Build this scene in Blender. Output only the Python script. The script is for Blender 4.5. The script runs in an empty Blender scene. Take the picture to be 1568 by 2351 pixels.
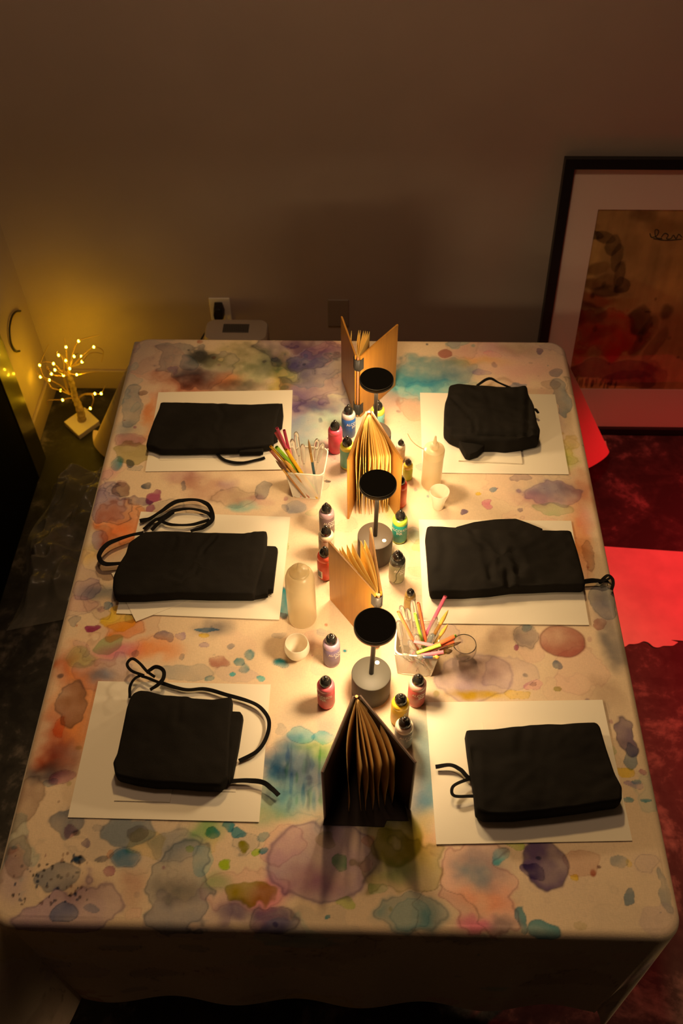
import bpy, bmesh, math, random
import numpy as np
from mathutils import Vector, Matrix, noise as mnoise
random.seed(7)
rng = np.random.default_rng(11)
PI = math.pi
S = bpy.context.scene
COL = S.collection

# ------------------------------------------------------------------ camera
FPX, CX, CY = 2109.724, 784.0, 1175.5
PIT, YAW, ROL = math.radians(50.3656), math.radians(-1.8397), math.radians(-0.7175)
ZT = 0.74                                   # table top height
CAM = np.array([0, 0, ZT + 1.67102])
_cp, _sp, _cy, _sy = math.cos(PIT), math.sin(PIT), math.cos(YAW), math.sin(YAW)
FW = np.array([_sy*_cp, _cy*_cp, -_sp])
_R0 = np.array([_cy, -_sy, 0.0]); _U0 = np.cross(_R0, FW)
RT = math.cos(ROL)*_R0 + math.sin(ROL)*_U0
UP = -math.sin(ROL)*_R0 + math.cos(ROL)*_U0

def ray(px, py): return FW + RT*(px-CX)/FPX - UP*(py-CY)/FPX
def at(px, py, z):                          # pixel of the photo -> point on the level plane z
    d = ray(px, py); return CAM + d*((z-CAM[2])/d[2])
def aty(px, py, Y):                         # pixel -> point on the upright plane y = Y
    d = ray(px, py); return CAM + d*((Y-CAM[1])/d[1])
def pj(X):
    D = np.asarray(X, float)-CAM; z = D@FW
    return CX+FPX*(D@RT)/z, CY-FPX*(D@UP)/z

cam = bpy.data.cameras.new('camera'); co = bpy.data.objects.new('camera', cam); COL.objects.link(co)
M = Matrix(((RT[0], UP[0], -FW[0]), (RT[1], UP[1], -FW[1]), (RT[2], UP[2], -FW[2])))
co.matrix_world = Matrix.Translation(Vector(CAM)) @ M.to_4x4()
cam.sensor_fit = 'VERTICAL'; cam.sensor_height = 36; cam.sensor_width = 24
cam.lens = 36*FPX/2351
cam.clip_start = .05
cam.dof.use_dof = True; cam.dof.focus_distance = 1.95; cam.dof.aperture_fstop = 4.5
S.camera = co

# ------------------------------------------------------------------ materials
def lin(c): return tuple(((v/255)/12.92 if v/255 <= .04045 else ((v/255+.055)/1.055)**2.4) for v in c)
_mats = {}
def mat(name, col=(.5, .5, .5), rough=.5, metal=0, spec=.5, trans=0, emit=None, estr=0, var=0, vscale=30, bump=0, bscale=200, coat=0, ior=1.45, sheen=0, sss=0):
    if name in _mats: return _mats[name]
    m = bpy.data.materials.new(name); m.use_nodes = True
    nt = m.node_tree; b = nt.nodes['Principled BSDF']
    b.inputs['Base Color'].default_value = (*col, 1)
    b.inputs['Roughness'].default_value = rough; b.inputs['Metallic'].default_value = metal
    b.inputs['Specular IOR Level'].default_value = spec
    b.inputs['Transmission Weight'].default_value = trans; b.inputs['IOR'].default_value = ior
    b.inputs['Coat Weight'].default_value = coat
    b.inputs['Sheen Weight'].default_value = sheen
    if sss:
        b.inputs['Subsurface Weight'].default_value = sss; b.inputs['Subsurface Radius'].default_value = (.01, .008, .005)
    if emit: b.inputs['Emission Color'].default_value = (*emit, 1); b.inputs['Emission Strength'].default_value = estr
    tc = nt.nodes.new('ShaderNodeTexCoord')
    if var:
        n = nt.nodes.new('ShaderNodeTexNoise'); n.inputs['Scale'].default_value = vscale; n.inputs['Detail'].default_value = 6
        r = nt.nodes.new('ShaderNodeValToRGB')
        r.color_ramp.elements[0].position = .3; r.color_ramp.elements[1].position = .7
        r.color_ramp.elements[0].color = (*[c*(1-var) for c in col], 1); r.color_ramp.elements[1].color = (*[min(1, c*(1+var)) for c in col], 1)
        nt.links.new(tc.outputs['Object'], n.inputs['Vector']); nt.links.new(n.outputs['Fac'], r.inputs['Fac']); nt.links.new(r.outputs['Color'], b.inputs['Base Color'])
    if bump:
        n2 = nt.nodes.new('ShaderNodeTexNoise'); n2.inputs['Scale'].default_value = bscale; n2.inputs['Detail'].default_value = 4
        bp = nt.nodes.new('ShaderNodeBump'); bp.inputs['Strength'].default_value = bump; bp.inputs['Distance'].default_value = .002
        nt.links.new(tc.outputs['Object'], n2.inputs['Vector']); nt.links.new(n2.outputs['Fac'], bp.inputs['Height']); nt.links.new(bp.outputs['Normal'], b.inputs['Normal'])
    _mats[name] = m
    return m

def attr_mat(name, attr, rough=.85, weave=0, spec=.3):
    m = bpy.data.materials.new(name); m.use_nodes = True
    nt = m.node_tree; b = nt.nodes['Principled BSDF']
    b.inputs['Roughness'].default_value = rough; b.inputs['Specular IOR Level'].default_value = spec
    a = nt.nodes.new('ShaderNodeAttribute'); a.attribute_name = attr
    src = a.outputs['Color']
    if weave:
        tc = nt.nodes.new('ShaderNodeTexCoord')
        hs = []
        for k, sc in enumerate(((900, 160, 300), (160, 900, 300))):
            mp = nt.nodes.new('ShaderNodeMapping'); mp.inputs['Scale'].default_value = sc
            n = nt.nodes.new('ShaderNodeTexNoise'); n.inputs['Scale'].default_value = 1; n.inputs['Detail'].default_value = 2
            nt.links.new(tc.outputs['Object'], mp.inputs['Vector']); nt.links.new(mp.outputs['Vector'], n.inputs['Vector']); hs.append(n.outputs['Fac'])
        ad = nt.nodes.new('ShaderNodeMath'); ad.operation = 'ADD'; nt.links.new(hs[0], ad.inputs[0]); nt.links.new(hs[1], ad.inputs[1])
        mr = nt.nodes.new('ShaderNodeMapRange'); mr.inputs[1].default_value = .6; mr.inputs[2].default_value = 1.4; mr.inputs[3].default_value = 1-weave; mr.inputs[4].default_value = 1+weave*.6
        nt.links.new(ad.outputs[0], mr.inputs[0])
        vm = nt.nodes.new('ShaderNodeVectorMath'); vm.operation = 'SCALE'
        nt.links.new(src, vm.inputs[0]); nt.links.new(mr.outputs[0], vm.inputs['Scale']); src = vm.outputs[0]
        bp = nt.nodes.new('ShaderNodeBump'); bp.inputs['Strength'].default_value = .25; bp.inputs['Distance'].default_value = .001
        nt.links.new(ad.outputs[0], bp.inputs['Height']); nt.links.new(bp.outputs['Normal'], b.inputs['Normal'])
    nt.links.new(src, b.inputs['Base Color'])
    return m

def front_fresnel(nt, ior):
    f = nt.nodes.new('ShaderNodeFresnel'); f.inputs['IOR'].default_value = ior
    g = nt.nodes.new('ShaderNodeNewGeometry'); i_ = nt.nodes.new('ShaderNodeMath'); i_.operation = 'SUBTRACT'; i_.inputs[0].default_value = 1
    mu = nt.nodes.new('ShaderNodeMath'); mu.operation = 'MULTIPLY'
    nt.links.new(g.outputs['Backfacing'], i_.inputs[1]); nt.links.new(f.outputs[0], mu.inputs[0]); nt.links.new(i_.outputs[0], mu.inputs[1])
    return mu
def milky(name, col, clear=.25, transl=.45, rough=.3):
    m = bpy.data.materials.new(name); m.use_nodes = True; nt = m.node_tree; nt.nodes.remove(nt.nodes['Principled BSDF'])
    d = nt.nodes.new('ShaderNodeBsdfDiffuse'); tl = nt.nodes.new('ShaderNodeBsdfTranslucent'); tp = nt.nodes.new('ShaderNodeBsdfTransparent'); g = nt.nodes.new('ShaderNodeBsdfGlossy')
    d.inputs[0].default_value = tl.inputs[0].default_value = (*col, 1); tp.inputs[0].default_value = (.97, .95, .9, 1); g.inputs['Roughness'].default_value = rough
    a = nt.nodes.new('ShaderNodeMixShader'); a.inputs[0].default_value = transl; nt.links.new(d.outputs[0], a.inputs[1]); nt.links.new(tl.outputs[0], a.inputs[2])
    b_ = nt.nodes.new('ShaderNodeMixShader'); b_.inputs[0].default_value = clear; nt.links.new(a.outputs[0], b_.inputs[1]); nt.links.new(tp.outputs[0], b_.inputs[2])
    c = nt.nodes.new('ShaderNodeMixShader'); nt.links.new(front_fresnel(nt, 1.45).outputs[0], c.inputs[0]); nt.links.new(b_.outputs[0], c.inputs[1]); nt.links.new(g.outputs[0], c.inputs[2])
    nt.links.new(c.outputs[0], nt.nodes['Material Output'].inputs['Surface']); _mats[name] = m
    return m

# ------------------------------------------------------------------ object helpers
def tag(o, label=None, cat=None, group=None, kind=None):
    if label: o['label'] = label
    if cat: o['category'] = cat
    if group: o['group'] = group
    if kind: o['kind'] = kind
    return o
def empty(name, loc, label=None, cat=None, group=None, rz=0):
    o = bpy.data.objects.new(name, None); COL.objects.link(o); o.location = loc; o.rotation_euler = (0, 0, rz); o.empty_display_size = .05
    return tag(o, label, cat, group)

class MB:
    def __init__(s): s.v = []; s.f = []
    def add(s, vs, fs):
        n = len(s.v); s.v += [tuple(map(float, v)) for v in vs]; s.f += [tuple(i+n for i in f) for f in fs]; return s
    def box(s, x0, x1, y0, y1, z0, z1):
        return s.add([(x0, y0, z0), (x1, y0, z0), (x1, y1, z0), (x0, y1, z0), (x0, y0, z1), (x1, y0, z1), (x1, y1, z1), (x0, y1, z1)],
                     [(3, 2, 1, 0), (4, 5, 6, 7), (0, 1, 5, 4), (1, 2, 6, 5), (2, 3, 7, 6), (3, 0, 4, 7)])
    def hexa(s, P):                          # P: 4 bottom + 4 top corners
        return s.add(P, [(3, 2, 1, 0), (4, 5, 6, 7), (0, 1, 5, 4), (1, 2, 6, 5), (2, 3, 7, 6), (3, 0, 4, 7)])
    def lathe(s, prof, n=40, c=(0, 0, 0), flute=0, nfl=18, caps=True):
        vs = []; fs = []
        for (r, z) in prof:
            for i in range(n):
                a = 2*PI*i/n; rr = r*(1+(flute*math.cos(nfl*a)))
                vs.append((c[0]+rr*math.cos(a), c[1]+rr*math.sin(a), c[2]+z))
        for k in range(len(prof)-1):
            for i in range(n):
                j = (i+1) % n; fs.append((k*n+i, k*n+j, (k+1)*n+j, (k+1)*n+i))
        s.add(vs, fs)
        b = len(s.v)-len(vs)
        if not caps: return s
        if prof[0][0] > 1e-6: s.f.append(tuple(b+i for i in reversed(range(n))))
        if prof[-1][0] > 1e-6: s.f.append(tuple(b+(len(prof)-1)*n+i for i in range(n)))
        return s
    def tube(s, pts, rad, n=10, cap=True):
        pts = [Vector(p) for p in pts]
        rs = rad if isinstance(rad, (list, tuple)) else [rad]*len(pts)
        vs = []; fs = []
        up = Vector((0, 0, 1)); prev = None
        for i, p in enumerate(pts):
            t = (pts[min(i+1, len(pts)-1)]-pts[max(i-1, 0)]).normalized()
            if prev is None:
                a = t.cross(up)
                if a.length < 1e-3: a = t.cross(Vector((1, 0, 0)))
            else: a = prev - t*prev.dot(t)
            a.normalize(); prev = a; b = t.cross(a)
            for k in range(n):
                an = 2*PI*k/n; vs.append(p+(a*math.cos(an)+b*math.sin(an))*rs[i])
        for i in range(len(pts)-1):
            for k in range(n):
                j = (k+1) % n; fs.append((i*n+k, i*n+j, (i+1)*n+j, (i+1)*n+k))
        if cap: fs += [tuple(reversed(range(n))), tuple((len(pts)-1)*n+k for k in range(n))]
        return s.add(vs, fs)
    def build(s, name, m, parent=None, smooth=None, bevel=0, seg=2, solid=0, sub=0):
        me = bpy.data.meshes.new(name); me.from_pydata(s.v, [], s.f); me.update()
        bm = bmesh.new(); bm.from_mesh(me); bmesh.ops.recalc_face_normals(bm, faces=bm.faces)
        if bevel:
            ed = [e for e in bm.edges if len(e.link_faces) == 2 and e.calc_face_angle(0) > math.radians(35)]
            bmesh.ops.bevel(bm, geom=ed, offset=bevel, segments=seg, profile=.5, affect='EDGES', clamp_overlap=True)
        bm.to_mesh(me); bm.free()
        if smooth is not None:
            me.polygons.foreach_set('use_smooth', [True]*len(me.polygons)); me.set_sharp_from_angle(angle=math.radians(smooth))
        me.materials.append(m)
        o = bpy.data.objects.new(name, me); COL.objects.link(o)
        if parent: o.parent = parent
        if solid:
            md = o.modifiers.new('thickness', 'SOLIDIFY'); md.thickness = solid; md.offset = 0
        if sub:
            md = o.modifiers.new('smooth', 'SUBSURF'); md.levels = sub; md.render_levels = sub
        return o

def catmull(pts, n=10):
    P = [np.asarray(p, float) for p in pts]; P = [2*P[0]-P[1]]+P+[2*P[-1]-P[-2]]
    out = []
    for i in range(1, len(P)-2):
        for k in range(n):
            t = k/n
            out.append(.5*((2*P[i])+(-P[i-1]+P[i+1])*t+(2*P[i-1]-5*P[i]+4*P[i+1]-P[i+2])*t*t+(-P[i-1]+3*P[i]-3*P[i+1]+P[i+2])*t**3))
    out.append(P[-2]); return out

# ------------------------------------------------------------------ stain painter (numpy)
def vnoise(shape, cells, seed, octv=4):
    r = np.random.default_rng(seed); out = np.zeros(shape); amp = 1; tot = 0
    for o in range(octv):
        cy = max(2, int(cells[0]*2**o)); cx = max(2, int(cells[1]*2**o))
        g = r.random((cy+2, cx+2))*2-1
        y = np.linspace(0, cy, shape[0]); x = np.linspace(0, cx, shape[1])
        yi = y.astype(int); xi = x.astype(int); fy = y-yi; fx = x-xi
        fy = fy*fy*(3-2*fy); fx = fx*fx*(3-2*fx)
        a = g[np.ix_(yi, xi)]; b = g[np.ix_(yi, xi+1)]; c = g[np.ix_(yi+1, xi)]; d = g[np.ix_(yi+1, xi+1)]
        out += amp*((a*(1-fx)+b*fx)*(1-fy)[:, None]+(c*(1-fx)+d*fx)*fy[:, None]); tot += amp; amp *= .5
    return out/tot*1.6
def sstep(a, b, x):
    t = np.clip((x-a)/(b-a), 0, 1); return t*t*(3-2*t)
_obs = dict(mauve=(150, 108, 98), purple=(84, 56, 66), teal=(80, 136, 108), dteal=(30, 98, 86), blue=(26, 84, 88), navy=(30, 44, 50), orange=(196, 104, 42), rust=(150, 62, 28),
            red=(132, 44, 30), pink=(190, 104, 92), magenta=(134, 46, 62), yellow=(196, 140, 20), olive=(126, 100, 8), green=(88, 122, 50), lime=(142, 142, 22), grey=(108, 94, 78), bgrey=(98, 98, 84),
            brown=(124, 82, 54), black=(28, 24, 20), peach=(200, 136, 98))
PAL = {k: tuple(a/b for a, b in zip(lin(v), lin((195, 150, 102)))) for k, v in _obs.items()}
FINE = []
def paint(colr, X, Y, nx, ny, cx, cy, rx, ry, ratio, alpha, soft=.08, rim=.35, warp=.35, rot=0):
    xs = X[0]; ys = Y[:, 0]; R = max(rx, ry)*1.9
    i0, i1 = np.searchsorted(xs, [cx-R, cx+R]); j0, j1 = np.searchsorted(ys, [cy-R, cy+R])
    if i1-i0 < 2 or j1-j0 < 2: return
    sl = (slice(j0, j1), slice(i0, i1))
    w = warp*min(rx, ry)
    if FINE and nx.shape == FINE[0].shape:
        f1, f2 = FINE[0][sl], FINE[1][sl]; m0, f0 = (nx[sl], .55) if min(rx, ry) > .016 else (0, 1.3); m1 = ny[sl] if min(rx, ry) > .016 else 0
        ex, ey = m0+f0*f1, m1+f0*f2
    else: ex, ey = nx[sl], ny[sl]
    dx = X[sl]-cx+ex*w; dy = Y[sl]-cy+ey*w
    c, s = math.cos(rot), math.sin(rot)
    d = np.sqrt(((dx*c+dy*s)/rx)**2+((-dx*s+dy*c)/ry)**2)
    m = sstep(1+soft, 1-soft, d)*alpha
    m = m*(.76+.24*np.clip(ex*1.3+ny[sl], -1, 1))
    k = np.array(ratio)
    colr[sl] *= (1-m[..., None])+m[..., None]*k
    if rim:
        e = np.exp(-((d-.965)/.035)**2)*rim*alpha
        colr[sl] *= (1-e[..., None])+e[..., None]*(k*.45+.04)

def grid_obj(name, P, colr, m, attr, parent=None):
    ny, nx = P.shape[:2]
    me = bpy.data.meshes.new(name)
    idx = np.arange(ny*nx).reshape(ny, nx)
    q = np.stack([idx[:-1, :-1], idx[:-1, 1:], idx[1:, 1:], idx[1:, :-1]], -1).reshape(-1, 4)
    me.vertices.add(ny*nx); me.vertices.foreach_set('co', P.reshape(-1).astype(np.float32))
    me.loops.add(q.size); me.loops.foreach_set('vertex_index', q.reshape(-1).astype(np.int32))
    me.polygons.add(len(q)); me.polygons.foreach_set('loop_start', (np.arange(len(q))*4).astype(np.int32))
    me.polygons.foreach_set('use_smooth', np.ones(len(q), bool))
    me.update(calc_edges=True)
    if colr is not None:
        ca = me.color_attributes.new(attr, 'FLOAT_COLOR', 'POINT')
        ca.data.foreach_set('color', np.concatenate([np.clip(colr, 0, 1), np.ones((ny, nx, 1))], -1).reshape(-1).astype(np.float32))
    me.materials.append(m); me.validate()
    o = bpy.data.objects.new(name, me); COL.objects.link(o)
    if parent: o.parent = parent
    return o

# ================================================================== setting
YW = 2.61; XL = -1.185
wall_m = mat('wall_paint', (.51, .41, .335), .75, spec=.3, var=.05, vscale=3, bump=.12, bscale=160)
MB().box(-3.0, 3.2, YW, YW+.12, 0, 2.9).build('wall_back', wall_m)['kind'] = 'structure'
MB().box(XL-.12, XL, -1.2, YW, 0, 2.9).build('wall_left', wall_m)['kind'] = 'structure'
bb = mat('baseboard_paint', (.40, .31, .22), .55)
MB().box(XL, 3.2, YW-.014, YW, 0, .09).build('baseboard_back', bb, bevel=.004)['kind'] = 'structure'
MB().box(XL, XL+.014, -1.2, YW-.014, 0, .09).build('baseboard_left', bb, bevel=.004)['kind'] = 'structure'

# floor: painted concrete with dark paint marks
fm = bpy.data.materials.new('stained_concrete'); fm.use_nodes = True
nt = fm.node_tree; b = nt.nodes['Principled BSDF']; b.inputs['Roughness'].default_value = .55; b.inputs['Specular IOR Level'].default_value = .35
tc = nt.nodes.new('ShaderNodeTexCoord')
def _n(scale, det, dist=0):
    n = nt.nodes.new('ShaderNodeTexNoise'); n.inputs['Scale'].default_value = scale; n.inputs['Detail'].default_value = det; n.inputs['Distortion'].default_value = dist; n.inputs['Roughness'].default_value = .62
    nt.links.new(tc.outputs['Object'], n.inputs['Vector']); return n
n1 = _n(4.5, 9, .6); n2 = _n(26, 6, .3)
ad = nt.nodes.new('ShaderNodeMath'); ad.operation = 'MULTIPLY_ADD'; ad.inputs[1].default_value = .35
nt.links.new(n2.outputs['Fac'], ad.inputs[0]); nt.links.new(n1.outputs['Fac'], ad.inputs[2])
rp = nt.nodes.new('ShaderNodeValToRGB'); e = rp.color_ramp.elements
e[0].position = .60; e[0].color = (.016, .014, .012, 1); e[1].position = .86; e[1].color = (.20, .165, .14, 1)
k = e.new(.71); k.color = (.036, .032, .027, 1)
nt.links.new(ad.outputs[0], rp.inputs['Fac']); nt.links.new(rp.outputs['Color'], b.inputs['Base Color'])
bp = nt.nodes.new('ShaderNodeBump'); bp.inputs['Strength'].default_value = .15; nt.links.new(n2.outputs['Fac'], bp.inputs['Height']); nt.links.new(bp.outputs['Normal'], b.inputs['Normal'])
MB().box(-3.0, 3.2, -1.2, YW+.12, -.1, 0).build('floor', fm)['kind'] = 'structure'

# ================================================================== table and drop cloth
X0, X1, Y0, Y1 = -.640, .562, .447, 2.012
wood_m = mat('table_laminate', (.45, .38, .3), .5)
tb = empty('folding_table', (-.04, 1.23, 0), 'long folding table hidden under the stained canvas cloth', 'table')
MB().box(X0+.04, X1+.005, Y0-1.23+.012, Y1-1.23-.012, ZT-.035, ZT-.004).build('tabletop', wood_m, tb, bevel=.004)
leg_m = mat('grey_steel', (.2, .2, .2), .4, metal=.8)
for sx in (X0+.13, X1-.05):
    for sy in (Y0-1.23+.15, Y1-1.23-.15):
        MB().tube([(sx, sy, 0), (sx, sy, ZT-.034)], .014, 12).build('leg', leg_m, tb, smooth=40)

DROP = .57; RC = .045; RE = .016
def axis(a, b, fine, d):
    coarse = np.concatenate([np.linspace(a-d, a-.05, 46)[:-1], np.linspace(a-.05, a, 26)[:-1]])
    mid = np.linspace(a, b, int((b-a)/fine)+1)
    c2 = np.concatenate([np.linspace(b, b+.05, 26)[1:], np.linspace(b+.05, b+d, 46)[1:]])
    return np.concatenate([coarse, mid, c2])
fx0, fx1, fy0, fy1 = X0+RE, X1-RE, Y0+RE, Y1-RE
gx = axis(fx0, fx1, .0018, DROP); gy = axis(fy0, fy1, .0018, DROP)
GX, GY = np.meshgrid(gx, gy)
qx = np.clip(GX, fx0+RC-RE, fx1-RC+RE); qy = np.clip(GY, fy0+RC-RE, fy1-RC+RE)
dx, dy = GX-qx, GY-qy; dist = np.hypot(dx, dy)+1e-9
t = dist-(RC-RE); nxv, nyv = dx/dist, dy/dist
arc = np.clip(t, 0, RE*PI/2)
out = np.where(t < 0, t, RE*np.sin(arc/RE)); drop = RE*(1-np.cos(arc/RE))+np.clip(t-RE*PI/2, 0, None)
hang = np.clip(t-RE*PI/2, 0, None)
fold = (2*np.abs(nxv*nyv))                       # 1 on the corner diagonal
th = np.arctan2(nyv, nxv)
ripple = (np.sin(GX*23+1.3)*np.abs(nyv)+np.sin(GY*19+.4)*np.abs(nxv))*.5
tuck = 1-.93*np.clip((GX-.35)/.15, 0, 1)*np.clip((.75-GY)/.25, 0, 1)      # the near right corner hangs straight
flare = hang*(-.01+.62*tuck*fold**2.2)+hang*.03*ripple*(1-fold)+.012*np.sin(th*14)*fold*np.clip(hang*4, 0, 1)*tuck
drop = drop-hang*(.05*fold)
drop = np.minimum(drop, ZT-.012-.02*np.abs(ripple))
PX = qx+nxv*(RC-RE+out+flare); PY = qy+nyv*(RC-RE+out+flare)
nz1 = vnoise(GX.shape, (8, 6), 5, 4)
PZ = ZT+.0014+.0009*nz1*(t < .0)-drop
cloth_P = np.stack([PX, PY, PZ], -1)

U = (GX-gx[0]); V = (GY-gy[0])
lin_y = np.linspace(gy[0], gy[-1], GX.shape[0]); lin_x = np.linspace(gx[0], gx[-1], GX.shape[1])
def field(cells, seed, octv):
    h = vnoise((700, 600), cells, seed, octv)
    jy = np.clip(np.searchsorted(np.linspace(gy[0], gy[-1], 700), gy), 0, 699); jx = np.clip(np.searchsorted(np.linspace(gx[0], gx[-1], 600), gx), 0, 599)
    # bilinear sample of the uniform field on the uneven grid
    fy = (gy-gy[0])/(gy[-1]-gy[0])*699; fx = (gx-gx[0])/(gx[-1]-gx[0])*599
    yi = np.clip(fy.astype(int), 0, 698); xi = np.clip(fx.astype(int), 0, 598); wy = (fy-yi)[:, None]; wx = fx-xi
    return (h[np.ix_(yi, xi)]*(1-wx)+h[np.ix_(yi, xi+1)]*wx)*(1-wy)+(h[np.ix_(yi+1, xi)]*(1-wx)+h[np.ix_(yi+1, xi+1)]*wx)*wy
NX = field((22, 18), 21, 4); NY = field((22, 18), 22, 4); NB = field((5, 4), 23, 5)
FINE += [field((95, 80), 31, 3), field((95, 80), 32, 3)]
CANVAS = np.array((.74, .58, .41))
CC = np.ones(GX.shape+(3,))*CANVAS*(1+.06*NB[..., None])
def blob(px, py, rx, ry, pal, alpha=.7, soft=.10, rim=.55, warp=.55, rot=0):
    c = at(px, py, ZT); sxp = (np.array(pj(c+[.01, 0, 0]))-np.array(pj(c)))[0]/.01; syp = abs((np.array(pj(c+[0, .01, 0]))-np.array(pj(c)))[1])/.01
    paint(CC, GX, GY, NX, NY, c[0], c[1], rx/sxp, ry/syp, PAL[pal], min(1, alpha*1.15), soft, rim, warp, rot)
def sblob(px, py, rx, ry, pal, alpha=.6): blob(px, py, rx, ry, pal, alpha, soft=.65, rim=0, warp=.6)
# faint background washes over the whole cloth
for _ in range(230):
    x = random.uniform(gx[0], gx[-1]); y = random.uniform(gy[0], gy[-1]); r = random.uniform(.015, .09)
    if -.25 < x < .35 and .7 < y < 1.75: r *= .5
    paint(CC, GX, GY, NX, NY, x, y, r, r*random.uniform(.6, 1.1), PAL[random.choice(['mauve', 'peach', 'peach', 'brown', 'grey', 'pink', 'mauve', 'bgrey', 'yellow', 'peach', 'rust', 'teal'])], random.uniform(.10, .38), random.choice((.08, .12, .5)), random.uniform(.3, 1.1), .7)
for _ in range(60):
    x = random.uniform(gx[0], gx[-1]); y = random.uniform(gy[0], gy[-1]); r = random.uniform(.01, .07)
    paint(CC, GX, GY, NX, NY, x, y, r, r*random.uniform(.7, 1.1), PAL[random.choice(['brown', 'grey', 'mauve', 'bgrey'])], .3, .3, 1.6, .8)
# far edge, left
sblob(350, 850, 90, 60, 'pink', .25); blob(455, 835, 78, 48, 'grey', .45, rim=.7); sblob(470, 815, 30, 16, 'black', .75); sblob(545, 822, 70, 30, 'olive', .5)
sblob(450, 880, 70, 30, 'rust', .85); sblob(440, 862, 45, 20, 'navy', .7); sblob(520, 872, 36, 15, 'orange', .8); sblob(540, 889, 60, 14, 'black', .9)
sblob(600, 850, 60, 36, 'green', .5); sblob(580, 830, 60, 30, 'navy', .45); blob(680, 808, 95, 34, 'purple', .75, soft=.2); sblob(650, 850, 60, 30, 'navy', .5); sblob(640, 895, 24, 70, 'yellow', .75)
blob(725, 858, 92, 60, 'mauve', .7, soft=.12, rim=.5); blob(700, 880, 60, 40, 'purple', .45, soft=.4); sblob(735, 932, 52, 18, 'purple', .8); sblob(650, 960, 18, 60, 'yellow', .6)
sblob(700, 985, 40, 40, 'mauve', .5); sblob(745, 985, 70, 50, 'teal', .45); sblob(760, 1035, 30, 25, 'pink', .6); sblob(690, 930, 20, 45, 'mauve', .5); sblob(800, 930, 40, 50, 'teal', .3)
blob(770, 800, 60, 14, 'peach', .6); sblob(760, 795, 30, 12, 'pink', .5); blob(435, 832, 26, 18, 'bgrey', .5, rim=.6); blob(398, 848, 12, 9, 'mauve', .6)
blob(298, 935, 24, 50, 'bgrey', .65, rim=.5); sblob(285, 985, 22, 20, 'blue', .5); blob(300, 1013, 36, 14, 'magenta', .55, soft=.3); blob(315, 1042, 50, 24, 'olive', .5); sblob(345, 960, 14, 50, 'orange', .7)
blob(271, 1066, 19, 15, 'dteal', .8, soft=.3); blob(305, 1064, 11, 9, 'navy', .65); sblob(250, 1085, 25, 15, 'pink', .5); blob(330, 905, 10, 6, 'brown', .7)
# far edge, right
blob(1000, 852, 108, 34, 'dteal', .62, soft=.3, rim=.3); sblob(960, 880, 70, 40, 'teal', .7); blob(1010, 895, 80, 26, 'teal', .6, soft=.3, rim=.4); sblob(1040, 865, 60, 16, 'dteal', .5)
blob(1030, 812, 16, 10, 'red', .6); sblob(1100, 832, 60, 10, 'yellow', .4); sblob(1180, 840, 120, 50, 'pink', .4); blob(1128, 812, 18, 8, 'peach', .7); sblob(1190, 800, 30, 14, 'olive', .3)
blob(1274, 857, 17, 10, 'grey', .75); blob(1285, 912, 24, 40, 'bgrey', .65, rim=.6); blob(1265, 885, 22, 10, 'brown', .4, rim=.6); blob(1110, 858, 22, 9, 'mauve', .6); blob(1240, 808, 8, 6, 'purple', .6); blob(1190, 885, 20, 8, 'blue', .5)
sblob(960, 940, 60, 30, 'peach', .6); blob(950, 940, 30, 26, 'orange', .25, rim=.9); sblob(930, 1000, 40, 26, 'teal', .35); sblob(905, 930, 50, 30, 'bgrey', .3); sblob(1290, 1040, 30, 30, 'lime', .5); sblob(1270, 970, 20, 60, 'mauve', .4)
# band between the first and second row, left
blob(240, 1150, 44, 44, 'mauve', .6, rim=.5); blob(290, 1190, 62, 48, 'orange', .75, soft=.25); blob(285, 1125, 22, 14, 'brown', .8); blob(320, 1150, 40, 9, 'purple', .6); blob(338, 1118, 10, 9, 'navy', .8)
blob(278, 1112, 11, 7, 'magenta', .45); blob(355, 1141, 17, 11, 'magenta', .8, warp=.7); blob(350, 1166, 11, 10, 'magenta', .65); sblob(470, 1115, 45, 36, 'red', .5); sblob(420, 1092, 40, 14, 'magenta', .4); blob(535, 1142, 52, 24, 'brown', .55, soft=.3)
blob(598, 1126, 18, 24, 'grey', .75); sblob(560, 1166, 34, 10, 'teal', .6); sblob(590, 1150, 30, 10, 'magenta', .4); blob(683, 1165, 25, 12, 'blue', .45, soft=.25); blob(712, 1176, 14, 8, 'green', .35); blob(655, 1165, 10, 8, 'grey', .5)
blob(692, 1082, 24, 9, 'magenta', .6, soft=.3); blob(423, 1117, 7, 9, 'grey', .7, warp=.9); sblob(515, 1112, 20, 14, 'mauve', .6); blob(228, 1238, 21, 22, 'mauve', .75, rim=.5); sblob(265, 1220, 40, 36, 'orange', .75); sblob(200, 1270, 30, 20, 'yellow', .4)
blob(195, 1350, 46, 26, 'mauve', .55, rim=.9); blob(262, 1310, 40, 20, 'brown', .6, rim=.6); sblob(240, 1360, 70, 16, 'bgrey', .6); blob(185, 1385, 40, 18, 'peach', .5, rim=.9)
blob(752, 1107, 9, 3, 'black', .85, warp=.8); blob(560, 1200, 40, 14, 'peach', .5)
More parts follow.
